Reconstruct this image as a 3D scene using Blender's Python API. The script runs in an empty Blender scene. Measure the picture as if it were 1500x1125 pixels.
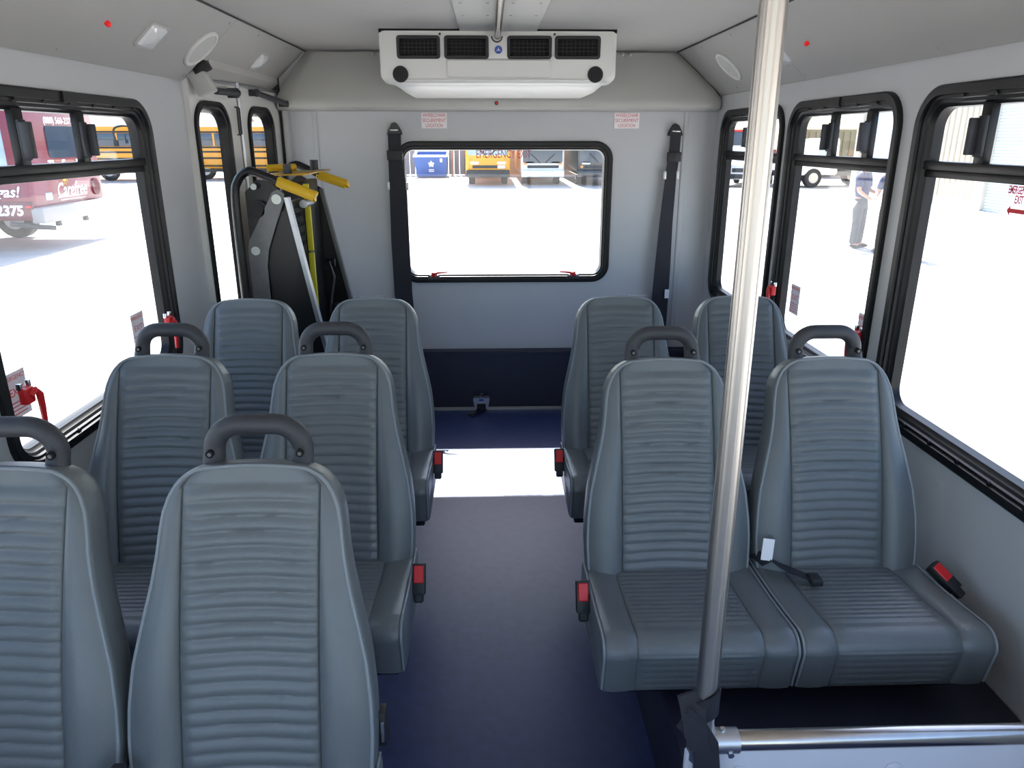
import bpy, bmesh, math, random
from mathutils import Vector, Matrix
random.seed(7)
S = bpy.context.scene
COL = S.collection
PI = math.pi

# ------------------------------------------------------------------ camera
F_PX = 1083.0
VPX, VPY = 716.0, 203.0
pitch = math.atan((562.5 - VPY) / F_PX)
yaw = math.atan((750 - VPX) / F_PX * math.cos(pitch))
cam = bpy.data.cameras.new('camera')
cam.sensor_fit = 'HORIZONTAL'
cam.sensor_width = 36.0
cam.lens = 36.0 * F_PX / 1500.0
cam.clip_start = 0.02
cam.clip_end = 400
cam_o = bpy.data.objects.new('camera', cam)
COL.objects.link(cam_o)
cam_o.location = (0, 0, 1.53)
fw = Vector((math.sin(yaw) * math.cos(pitch), math.cos(yaw) * math.cos(pitch), -math.sin(pitch)))
cam_o.rotation_euler = fw.to_track_quat('-Z', 'Y').to_euler()
S.camera = cam_o

# ------------------------------------------------------------------ world, sun, exposure
world = bpy.data.worlds.new('sky_world')
S.world = world
world.use_nodes = True
wn = world.node_tree
wn.nodes.clear()
sky = wn.nodes.new('ShaderNodeTexSky')
sky.sky_type = 'NISHITA'
sky.sun_disc = False
sky.sun_elevation = math.radians(50)
sky.sun_rotation = math.radians(0)
sky.air_density = 1.0
sky.dust_density = 1.5
bg = wn.nodes.new('ShaderNodeBackground')
bg.inputs['Strength'].default_value = 0.6
wo = wn.nodes.new('ShaderNodeOutputWorld')
wn.links.new(sky.outputs[0], bg.inputs['Color'])
wn.links.new(bg.outputs[0], wo.inputs['Surface'])

sun = bpy.data.lights.new('sun', 'SUN')
sun.energy = 27.0
sun.angle = math.radians(0.6)
sun.color = (1.0, 0.96, 0.9)
sun_o = bpy.data.objects.new('sun', sun)
COL.objects.link(sun_o)
sun_o.rotation_euler = Vector((0.10, -1.0, -1.17)).to_track_quat('-Z', 'Y').to_euler()
sun_o.location = (0, 20, 25)

S.view_settings.view_transform = 'Standard'
S.view_settings.look = 'None'
S.view_settings.gamma = 1.0
S.view_settings.exposure = 0.12
S.view_settings.use_curve_mapping = False
S.cycles.use_denoising = True
S.cycles.max_bounces = 14
S.cycles.diffuse_bounces = 7
S.cycles.glossy_bounces = 5
S.cycles.transparent_max_bounces = 24
S.cycles.sample_clamp_indirect = 8.0


# ------------------------------------------------------------------ materials
def s2l(c):
    return tuple((v / 255 / 12.92) if v / 255 <= 0.04045 else ((v / 255 + 0.055) / 1.055) ** 2.4 for v in c)


def mat(name, rgb, rough=0.5, metal=0.0, var=0.0, vscale=12, bump=0.0, bscale=200, spec=0.5, coat=0.0, emit=0.0):
    """rgb: sRGB 0-255 albedo; var: brightness variation; bump: fine noise bump."""
    m = bpy.data.materials.new(name)
    m.use_nodes = True
    nt = m.node_tree
    b = nt.nodes['Principled BSDF']
    c = s2l(rgb)
    b.inputs['Base Color'].default_value = (*c, 1)
    b.inputs['Roughness'].default_value = rough
    b.inputs['Metallic'].default_value = metal
    b.inputs['Specular IOR Level'].default_value = spec
    b.inputs['Coat Weight'].default_value = coat
    if emit:
        b.inputs['Emission Color'].default_value = (*c, 1)
        b.inputs['Emission Strength'].default_value = emit
    tc = nt.nodes.new('ShaderNodeTexCoord')
    if var:
        n = nt.nodes.new('ShaderNodeTexNoise')
        n.inputs['Scale'].default_value = vscale
        n.inputs['Detail'].default_value = 5
        r = nt.nodes.new('ShaderNodeValToRGB')
        r.color_ramp.elements[0].position = 0.3
        r.color_ramp.elements[1].position = 0.7
        r.color_ramp.elements[0].color = (*[max(0, x * (1 - var)) for x in c], 1)
        r.color_ramp.elements[1].color = (*[min(1, x * (1 + var)) for x in c], 1)
        nt.links.new(tc.outputs['Object'], n.inputs['Vector'])
        nt.links.new(n.outputs['Fac'], r.inputs['Fac'])
        nt.links.new(r.outputs['Color'], b.inputs['Base Color'])
    if bump:
        n2 = nt.nodes.new('ShaderNodeTexNoise')
        n2.inputs['Scale'].default_value = bscale
        n2.inputs['Detail'].default_value = 3
        bp = nt.nodes.new('ShaderNodeBump')
        bp.inputs['Strength'].default_value = bump
        bp.inputs['Distance'].default_value = 0.002
        nt.links.new(tc.outputs['Object'], n2.inputs['Vector'])
        nt.links.new(n2.outputs['Fac'], bp.inputs['Height'])
        nt.links.new(bp.outputs['Normal'], b.inputs['Normal'])
    return m


def glass(name, tint, refl=0.06):
    m = bpy.data.materials.new(name)
    m.use_nodes = True
    nt = m.node_tree
    nt.nodes.clear()
    o = nt.nodes.new('ShaderNodeOutputMaterial')
    mix = nt.nodes.new('ShaderNodeMixShader')
    t = nt.nodes.new('ShaderNodeBsdfTransparent')
    g = nt.nodes.new('ShaderNodeBsdfGlossy')
    t.inputs['Color'].default_value = (*tint, 1)
    g.inputs['Roughness'].default_value = 0.02
    lw = nt.nodes.new('ShaderNodeLayerWeight')      # 'Facing': symmetric for both sides of the pane
    lw.inputs['Blend'].default_value = 0.5
    pw = nt.nodes.new('ShaderNodeMath')
    pw.operation = 'POWER'
    pw.inputs[1].default_value = 4.0
    mul = nt.nodes.new('ShaderNodeMath')
    mul.operation = 'MULTIPLY_ADD'
    mul.inputs[1].default_value = 0.3
    mul.inputs[2].default_value = refl / 2
    nt.links.new(lw.outputs['Facing'], pw.inputs[0])
    nt.links.new(pw.outputs[0], mul.inputs[0])
    nt.links.new(mul.outputs[0], mix.inputs[0])
    nt.links.new(t.outputs[0], mix.inputs[1])
    nt.links.new(g.outputs[0], mix.inputs[2])
    nt.links.new(mix.outputs[0], o.inputs[0])
    return m


M = dict(
    wall=mat('light_grey_laminate', (188, 189, 190), 0.45, var=0.02, vscale=3, bump=0.06, bscale=300),
    ceil=mat('grey_ceiling_board', (172, 171, 167), 0.7, var=0.02, vscale=4, bump=0.1, bscale=400),
    header=mat('grey_header', (180, 180, 175), 0.55, var=0.02, vscale=5),
    seam=mat('dark_seam', (60, 60, 60), 0.7),
    floor=mat('dark_blue_vinyl', (46, 58, 99), 0.42, var=0.14, vscale=30, bump=0.12, bscale=500),
    kick=mat('black_blue_kick', (40, 41, 55), 0.5, var=0.1, bump=0.1),
    vinyl=mat('grey_seat_vinyl', (97, 102, 104), 0.37, var=0.05, vscale=9, bump=0.22, bscale=420, spec=0.5),
    piping=mat('seat_piping', (126, 132, 136), 0.45),
    handle=mat('charcoal_plastic', (52, 53, 58), 0.55, var=0.12, vscale=18, bump=0.25, bscale=500),
    black=mat('black_rubber', (30, 30, 33), 0.55),
    frame=mat('black_window_frame', (17, 17, 19), 0.42, var=0.1, vscale=20, spec=0.35),
    blackmetal=mat('black_painted_metal', (17, 17, 19), 0.35),
    hole=mat('perforation_black', (8, 8, 9), 0.9),
    steel=mat('brushed_stainless', (184, 178, 172), 0.2, 1.0, var=0.04, vscale=40),
    alu=mat('aluminium', (188, 190, 194), 0.38, 1.0, var=0.05, vscale=25),
    greysteel=mat('grey_painted_steel', (112, 112, 113), 0.4, 0.5, var=0.15, vscale=12),
    bolt=mat('zinc_bolt', (200, 205, 200), 0.4, 0.6),
    yellow=mat('yellow_grip', (225, 180, 28), 0.45, var=0.06),
    yellowtape=mat('yellow_tape', (222, 210, 50), 0.5),
    bronze=mat('bronze_plate', (190, 150, 50), 0.4, 0.3, var=0.15),
    white=mat('white_abs', (216, 216, 211), 0.4),
    offwhite=mat('white_panel', (206, 206, 212), 0.45, var=0.02),
    lens=mat('clear_lens', (226, 228, 228), 0.12, spec=0.8, coat=0.5),
    red=mat('red_plastic', (205, 30, 36), 0.4),
    redlamp=mat('red_marker_lamp', (230, 20, 24), 0.25, emit=0.25, coat=0.4),
    blue=mat('blue_badge', (40, 75, 160), 0.35),
    paper=mat('white_sticker', (238, 234, 234), 0.6),
    redink=mat('red_ink', (205, 90, 95), 0.6),
    redinkdeep=mat('red_decal_ink', (215, 50, 60), 0.6),
    webbing=mat('black_webbing', (34, 34, 42), 0.7, bump=0.5, bscale=700),
    door=mat('white_lift_door', (214, 213, 209), 0.4, var=0.02, vscale=4),
    concrete=mat('bright_concrete', (180, 176, 171), 0.9, var=0.10, vscale=1.3, bump=0.3, bscale=60),
    maroon=mat('maroon_paint', (118, 30, 52), 0.25, coat=0.3),
    maroon_d=mat('maroon_dark_paint', (92, 20, 38), 0.25, coat=0.3),
    carglass=mat('dark_vehicle_glass', (58, 70, 82), 0.08, spec=0.8),
    paleglass=mat('pale_vehicle_glass', (150, 172, 182), 0.1, spec=0.8),
    bumper=mat('grey_bumper', (150, 146, 145), 0.5),
    tyre=mat('tyre_rubber', (32, 32, 34), 0.8),
    wheelhub=mat('wheel_hub', (170, 170, 170), 0.4, 0.7),
    busyellow=mat('school_bus_yellow', (236, 160, 30), 0.35, coat=0.2),
    buswhite=mat('white_bus_paint', (230, 230, 232), 0.3, coat=0.2),
    carblack=mat('black_car_paint', (26, 28, 38), 0.2, coat=0.5),
    cardark=mat('slate_paint', (70, 84, 100), 0.3),
    chrome=mat('chrome', (210, 212, 215), 0.15, 1.0),
    amber=mat('amber_lamp', (240, 150, 60), 0.3),
    headlamp=mat('headlamp_lens', (225, 230, 235), 0.1, spec=0.8),
    dumpblue=mat('dumpster_blue', (62, 98, 168), 0.5, var=0.06),
    tan=mat('tan_block_wall', (196, 160, 128), 0.8, var=0.08, vscale=1.5),
    grey_fence=mat('grey_fence_board', (150, 148, 152), 0.7, var=0.08),
    siding=mat('beige_metal_siding', (196, 188, 172), 0.5, var=0.03),
    rolldoor=mat('pale_blue_roller_door', (200, 212, 226), 0.5),
    olive=mat('olive_container', (128, 122, 98), 0.6, var=0.12),
    skin=mat('skin', (198, 142, 118), 0.55),
    navy=mat('navy_shirt', (48, 58, 90), 0.8, var=0.1),
    greytrouser=mat('grey_trousers', (74, 74, 80), 0.85, var=0.1),
    cap=mat('pale_cap', (216, 216, 220), 0.8),
    shoe=mat('dark_shoe', (40, 40, 44), 0.6),
    hair=mat('dark_hair', (40, 32, 28), 0.6),
    roofbrown=mat('brown_roof', (140, 118, 108), 0.8),
)
dm = bpy.data.materials.new('translucent_decal_paper')
dm.use_nodes = True
_n = dm.node_tree
_n.nodes.clear()
_o = _n.nodes.new('ShaderNodeOutputMaterial')
_x = _n.nodes.new('ShaderNodeMixShader')
_d = _n.nodes.new('ShaderNodeBsdfDiffuse')
_t = _n.nodes.new('ShaderNodeBsdfTranslucent')
_d.inputs['Color'].default_value = (0.85, 0.82, 0.83, 1)
_t.inputs['Color'].default_value = (0.45, 0.43, 0.44, 1)
_x.inputs[0].default_value = 0.5
_n.links.new(_d.outputs[0], _x.inputs[1])
_n.links.new(_t.outputs[0], _x.inputs[2])
_n.links.new(_x.outputs[0], _o.inputs[0])
M['decal'] = dm
pole_m = mat('circular_brushed_steel', (192, 187, 180), 0.29, 1.0)
_n = pole_m.node_tree
_t = _n.nodes.new('ShaderNodeTangent')
_t.direction_type = 'RADIAL'
_t.axis = 'Z'
_p = _n.nodes['Principled BSDF']
_p.inputs['Anisotropic'].default_value = 0.9
_p.inputs['Anisotropic Rotation'].default_value = 0.25
_n.links.new(_t.outputs[0], _p.inputs['Tangent'])
M['pole'] = pole_m
M['speaker'] = mat('pale_speaker_cloth', (196, 197, 192), 0.8, bump=0.3, bscale=900)
M['glass_clear'] = glass('clear_window_glass', (0.93, 0.95, 0.96))
M['glass_side'] = glass('side_window_glass', (0.88, 0.9, 0.92))


# ------------------------------------------------------------------ mesh helpers
def rrect(x0, x1, z0, z1, r, n=8):
    """counter-clockwise rounded rectangle; r a number or (bl, br, tr, tl)."""
    if not isinstance(r, (tuple, list)):
        r = (r, r, r, r)
    out = []
    cs = [(x0, z0, 1, 1, PI), (x1, z0, -1, 1, 1.5 * PI), (x1, z1, -1, -1, 0), (x0, z1, 1, -1, 0.5 * PI)]
    for (cx, cz, sx, sz, a0), rr in zip(cs, r):
        rr = max(rr, 1e-4)
        for i in range(n + 1):
            a = a0 + 0.5 * PI * i / n
            out.append((cx + sx * rr + rr * math.cos(a), cz + sz * rr + rr * math.sin(a)))
    return out


def circle(cx, cz, r, n=24):
    return [(cx + r * math.cos(2 * PI * i / n), cz + r * math.sin(2 * PI * i / n)) for i in range(n)]


class MB:
    def __init__(self):
        self.bm = bmesh.new()

    def face(self, pts):
        vs = [self.bm.verts.new(p) for p in pts]
        try:
            return self.bm.faces.new(vs)
        except ValueError:
            return None

    def box(self, lo, hi, bev=0.0, seg=2, mtx=None):
        lo, hi = Vector(lo), Vector(hi)
        c, s = (lo + hi) / 2, hi - lo
        m = Matrix.Translation(c) @ Matrix.Diagonal((*s, 1))
        if mtx is not None:
            m = mtx @ m
        r = bmesh.ops.create_cube(self.bm, size=1, matrix=m)
        if bev:
            es = list({e for v in r['verts'] for e in v.link_edges})
            bmesh.ops.bevel(self.bm, geom=es, offset=bev, segments=seg, affect='EDGES', profile=0.5, clamp_overlap=True)
        return self

    def loft(self, loops, cap0=True, cap1=True, closed=True):
        vs = [[self.bm.verts.new(p) for p in lp] for lp in loops]
        n = len(vs[0])
        for a, b in zip(vs, vs[1:]):
            for i in range(n if closed else n - 1):
                j = (i + 1) % n
                try:
                    self.bm.faces.new((a[i], a[j], b[j], b[i]))
                except ValueError:
                    pass
        if cap0:
            self.bm.faces.new(vs[0][::-1])
        if cap1:
            self.bm.faces.new(vs[-1])
        return vs

    def prism(self, pts, fn, a, b):
        """extrude 2D outline between depths a and b with fn(u, w, d) -> xyz."""
        self.loft([[fn(u, w, a) for u, w in pts], [fn(u, w, b) for u, w in pts]])
        return self

    def tube(self, path, r, n=14, closed=False):
        path = [Vector(p) for p in path]
        rs = r if isinstance(r, (list, tuple)) else [r] * len(path)
        t0 = (path[1] - path[0]).normalized()
        up = Vector((0, 0, 1)) if abs(t0.z) < 0.9 else Vector((0, 1, 0))
        nrm = (up - t0 * up.dot(t0)).normalized()
        loops = []
        for i, p in enumerate(path):
            if closed:
                t = (path[(i + 1) % len(path)] - path[i - 1]).normalized()
            else:
                a = path[max(0, i - 1)]
                b = path[min(len(path) - 1, i + 1)]
                t = (b - a).normalized()
            nrm = (nrm - t * nrm.dot(t)).normalized()
            bn = t.cross(nrm)
            loops.append([p + (nrm * math.cos(2 * PI * k / n) + bn * math.sin(2 * PI * k / n)) * rs[i] for k in range(n)])
        if closed:
            loops.append(loops[0])
            self.loft(loops, False, False)
            bmesh.ops.remove_doubles(self.bm, verts=self.bm.verts, dist=1e-6)
        else:
            self.loft(loops)
        return self

    def cyl(self, p0, p1, r, n=20, r2=None):
        return self.tube([p0, p1], [r, r if r2 is None else r2], n)

    def ball(self, c, r, sc=(1, 1, 1), u=16, v=10):
        bmesh.ops.create_uvsphere(self.bm, u_segments=u, v_segments=v, radius=r,
                                  matrix=Matrix.Translation(c) @ Matrix.Diagonal((*sc, 1)))
        return self

    def holed(self, outer, holes, fn, a, b):
        """plate with holes between depths a and b."""
        bm = bmesh.new()
        for lp in [outer] + holes:
            vs = [bm.verts.new((u, w, 0)) for u, w in lp]
            for i in range(len(vs)):
                bm.edges.new((vs[i], vs[(i + 1) % len(vs)]))
        bmesh.ops.triangle_fill(bm, use_beauty=True, use_dissolve=False, edges=bm.edges[:])
        r = bmesh.ops.extrude_face_region(bm, geom=bm.faces[:])
        for v in [g for g in r['geom'] if isinstance(g, bmesh.types.BMVert)]:
            v.co.z = 1
        bmesh.ops.recalc_face_normals(bm, faces=bm.faces[:])
        vm = {v: self.bm.verts.new(fn(v.co.x, v.co.y, a + (b - a) * v.co.z)) for v in bm.verts}
        for f in bm.faces:
            self.bm.faces.new([vm[v] for v in f.verts])
        bm.free()
        return self

    def ring(self, loops_of, fn):
        """closed profile swept round an outline: loops_of = [(points2d, depth)]."""
        lp = [[fn(u, w, d) for u, w in pts] for pts, d in loops_of]
        lp.append(lp[0])
        vs = [[self.bm.verts.new(p) for p in l] for l in lp[:-1]]
        vs.append(vs[0])
        n = len(lp[0])
        for a, b in zip(vs, vs[1:]):
            for i in range(n):
                j = (i + 1) % n
                self.bm.faces.new((a[i], a[j], b[j], b[i]))
        return self

    def build(self, name, m, parent=None, ang=35, smooth=True):
        bmesh.ops.recalc_face_normals(self.bm, faces=self.bm.faces[:])
        me = bpy.data.meshes.new(name)
        self.bm.to_mesh(me)
        self.bm.free()
        if smooth:
            me.shade_smooth()
            me.set_sharp_from_angle(angle=math.radians(ang))
        if m is not None:
            me.materials.append(m)
        o = bpy.data.objects.new(name, me)
        COL.objects.link(o)
        if parent is not None:
            o.parent = parent
        return o


def tag(o, label=None, cat=None, group=None, kind=None):
    if label:
        o['label'] = label
    if cat:
        o['category'] = cat
    if group:
        o['group'] = group
    if kind:
        o['kind'] = kind
    return o


def thing(name, label, cat, loc=(0, 0, 0), rz=0.0, group=None):
    o = bpy.data.objects.new(name, None)
    o.empty_display_size = 0.1
    COL.objects.link(o)
    o.location = loc
    o.rotation_euler = (0, 0, rz)
    return tag(o, label, cat, group)


def struct(name, loc=(0, 0, 0), rz=0.0, label=None):
    o = bpy.data.objects.new(name, None)
    o.empty_display_size = 0.1
    COL.objects.link(o)
    o.location = loc
    o.rotation_euler = (0, 0, rz)
    return tag(o, label, None, None, 'structure')


def copy_tree(o, parent=None):
    c = o.copy()
    COL.objects.link(c)
    c.parent = parent
    for ch in list(o.children):
        copy_tree(ch, c)
    return c


def text_mesh(name, txt, size, fn, m, parent=None, depth=0.002, align='CENTER', shear=0.0, bold=0.0, width=None):
    """lettering as a mesh; fn(u, w, d) places it (u right, w up, d out of the surface)."""
    cu = bpy.data.curves.new(name, 'FONT')
    cu.body = txt
    cu.size = size
    cu.align_x = align
    cu.align_y = 'CENTER'
    cu.shear = shear
    cu.offset = bold
    cu.extrude = depth / 2
    cu.resolution_u = 3
    cu.space_line = 0.9
    to = bpy.data.objects.new(name + '_tmp', cu)
    COL.objects.link(to)
    bpy.context.view_layer.update()
    dg = bpy.context.evaluated_depsgraph_get()
    me = bpy.data.meshes.new_from_object(to.evaluated_get(dg))
    bpy.data.objects.remove(to)
    bpy.data.curves.remove(cu)
    k = 1.0
    if width:
        xs = [v.co.x for v in me.vertices]
        k = width / max(1e-6, max(xs) - min(xs))
    for v in me.vertices:
        v.co = Vector(fn(v.co.x * k, v.co.y, v.co.z + depth / 2))
    bm = bmesh.new()
    bm.from_mesh(me)
    bmesh.ops.recalc_face_normals(bm, faces=bm.faces[:])
    bm.to_mesh(me)
    bm.free()
    me.name = name
    me.materials.clear()
    me.materials.append(m)
    o = bpy.data.objects.new(name, me)
    COL.objects.link(o)
    if parent is not None:
        o.parent = parent
    return o


# ------------------------------------------------------------------ bus shell dimensions
XL, XR, YR, YF = -1.19, 1.235, 4.22, -1.7
ZC, ZW = 1.965, 1.745          # ceiling, top of the side walls
CL, CR = -0.95, 1.0            # ceiling edges
T = 0.05
GZ = -0.6                      # the lot outside

right_fn = lambda u, w, d: (XR - d, u, w)
left_fn = lambda u, w, d: (XL + d, u, w)
rear_fn = lambda u, w, d: (u, YR - d, w)

WIN_R = [(3.225, 4.09), (2.30, 3.165), (1.07, 2.215)]
WIN_L = [(1.715, 2.775), (0.55, 1.63)]
WZ0, WZ1 = 0.69, 1.668
LZ0, LZ1 = 0.705, 1.655


def inset(y0, y1, z0, z1, i, r):
    return rrect(y0 + i, y1 - i, z0 + i, z1 - i, max(r - i, 0.02), 8)


# floor
b = MB()
b.box((XL, YF, -0.08), (XR, YR, 0.0))
o = tag(b.build('floor', M['floor']), kind='structure')
# walls
b = MB()
b.holed([(YF, -0.08), (YR + T, -0.08), (YR + T, ZW), (YF, ZW)],
        [inset(y0, y1, WZ0, WZ1, 0.02, 0.11) for y0, y1 in WIN_R] + [inset(-0.5, 0.95, WZ0, WZ1, 0.0, 0.1), inset(-1.6, -0.6, 0.3, WZ1, 0.0, 0.1)],
        right_fn, 0, -T)
tag(b.build('wall_right', M['wall'], ang=20), kind='structure')
b = MB()
b.holed([(YF, -0.08), (3.155, -0.08), (3.155, ZW), (YF, ZW)],
        [inset(y0, y1, LZ0, LZ1, 0.02, 0.11) for y0, y1 in WIN_L] + [inset(-1.5, 0.4, LZ0, LZ1, 0.0, 0.1)],
        left_fn, 0, -T)
tag(b.build('wall_left', M['wall'], ang=20), kind='structure')
RW = (-0.505, 0.678, 0.748, 1.517)  # rear window outer
b = MB()
b.holed([(XL + 0.075, -0.08), (XR + T, -0.08), (XR + T, ZC + T), (XL + 0.075, ZC + T)],
        [inset(*RW, 0.02, 0.09)], rear_fn, 0, -T)
tag(b.build('wall_rear', M['wall'], ang=20), kind='structure')
# front bulkhead under the windscreen opening, behind the camera; height set for light
b = MB()
b.box((XL - T, YF - 0.05, -0.08), (XR + T, YF, 0.75))
tag(b.build('wall_front', M['wall']), kind='structure')
# ceiling with the two sloping coves
b = MB()
b.prism([(CL - 0.02, ZC), (CR + 0.02, ZC), (CR + 0.02, ZC + T), (CL - 0.02, ZC + T)], lambda u, w, d: (u, d, w), YF, YR)
tag(b.build('ceiling', M['ceil']), kind='structure')


def cove_fn(side):
    a = Vector((XL, ZW)) if side < 0 else Vector((XR, ZW))
    e = Vector((CL, ZC)) if side < 0 else Vector((CR, ZC))
    t = (e - a).normalized()
    n = Vector((t.y, -t.x)) if side < 0 else Vector((-t.y, t.x))
    L = (e - a).length

    def fn(y, s, d):           # y along the bus, s up the slope, d towards the room
        p = a + t * s + n * d
        return (p.x, y, p.y)
    return fn, L


COVE = {-1: cove_fn(-1), 1: cove_fn(1)}
for side, k, yj in ((-1, 1, 3.12), (1, 2, 3.04)):
    fn, L = COVE[side]
    root = struct('trim_%d' % k)
    bb = MB()
    bb.loft([[fn(YF, 0, -0.06), fn(YR, 0, -0.06), fn(YR, L, -0.06), fn(YF, L, -0.06)],
             [fn(YF, 0, 0), fn(YR, 0, 0), fn(YR, L, 0), fn(YF, L, 0)]])
    bb.build('cove_panel', M['ceil'], root)
    bb = MB()                  # nearer cove board, a few millimetres proud
    bb.loft([[fn(YF, 0.004, 0.0), fn(yj, 0.004, 0.0), fn(yj, L - 0.004, 0.0), fn(YF, L - 0.004, 0.0)],
             [fn(YF, 0.004, 0.006), fn(yj, 0.004, 0.006), fn(yj, L - 0.004, 0.006), fn(YF, L - 0.004, 0.006)]])
    bb.build('cove_board', M['ceil'], root)
    bb = MB()
    bb.tube([fn(YF, L - 0.002, 0.004), fn(YR, L - 0.002, 0.004)], 0.0035, 8)
    bb.build('seam_strip', M['seam'], root)
    bb = MB()
    bb.tube([fn(yj + 0.002, 0.004, 0.003), fn(yj + 0.002, L - 0.004, 0.003)], 0.003, 8)
    bb.build('joint_strip', M['greysteel'], root)
    bb = MB()
    bb.tube([fn(YF, 0.003, 0.003), fn(YR, 0.003, 0.003)], 0.002, 8)
    for yy in (yj - 0.03, yj - 0.9, yj + 0.35, yj + 0.8):
        for ss in (0.03, L - 0.03):
            d0 = 0.006 if yy < yj else 0
            bb.cyl(fn(yy, ss, d0), fn(yy, ss, d0 + 0.002), 0.006, 10)
    bb.build('seam_screws', M['ceil'], root)

# ceiling centre plate with rivets
root = struct('trim_3')
b = MB()
b.box((-0.118, 0.9, ZC - 0.009), (0.205, 3.4, ZC), 0.002)
b.build('plate', M['header'], root)
b = MB()
for yy in (2.72, 2.98, 3.24):
    for xx in (-0.09, 0.0, 0.085, 0.178):
        b.ball((xx, yy, ZC - 0.009), 0.006, (1, 1, 0.4), 10, 6)
b.build('rivets', M['ceil'], root)

# header over the rear wall
root = struct('trim_4')
prof = [(4.215, 1.96), (4.185, 1.955), (4.135, 1.78), (4.115, 1.73), (4.108, 1.705), (4.112, 1.685), (4.13, 1.672), (4.215, 1.668)]


def xrange_at(z):
    t = max(0, min(1, (z - ZW) / (ZC - ZW)))
    return (XL + 0.085) * (1 - t) + (CL) * t + 0.004, XR * (1 - t) + CR * t - 0.006


loops = []
for f in [0, 0.012, 0.035] + [0.1 + 0.8 * i / 8 for i in range(9)] + [0.965, 0.988, 1.0]:
    e = 0.03 if f in (0, 1.0) else (0.01 if f in (0.012, 0.988) else 0)
    lp = []
    for y, z in prof:
        a, c = xrange_at(z)
        lp.append((a + (c - a) * f, min(4.215, y + e * (1 if y < 4.2 else 0)), z))
    loops.append(lp)
b = MB()
b.loft(loops)
b.build('header_panel', M['header'], root, ang=40)
b = MB()
for xx in (-0.60, -0.56, -0.52, 0.60, 0.70, 0.74):
    b.ball((xx, 4.17, 1.945), 0.010, (1, 0.6, 1), 10, 6)
b.build('header_screws', M['header'], root)
# vertical joint strips on the rear wall
b = MB()
for xx in (-0.93, 1.07):
    b.box((xx - 0.012, YR - 0.006, 0.36), (xx + 0.012, YR, 1.67), 0.002)
tag(b.build('trim_5', M['wall']), kind='structure')
b = MB()
b.box((-1.085, YR - 0.05, 0.0), (-1.06, YR, 1.67), 0.004)
tag(b.build('trim_6', M['wall']), kind='structure')
# black kick panel with its ledge
b = MB()
b.prism([(4.16, 0.0), (4.163, 0.335), (4.155, 0.338), (4.155, 0.35), (4.22, 0.352), (4.22, 0)], lambda u, w, d: (d, u, w), XL, XR)
tag(b.build('baseboard_rear', M['kick']), kind='structure')
# wheel well box beside the right-hand seats
b = MB()
b.box((0.41, 1.16, 0.0), (XR, 2.2, 0.24), 0.012)
tag(b.build('trim_7', M['kick']), kind='structure')
# jamb strip where the left wall meets the lift doors
b = MB()
b.box((XL - 0.03, 3.15, 0.0), (-1.168, 3.185, 1.76), 0.004)
tag(b.build('trim_8', M['door']), kind='structure')


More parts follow.
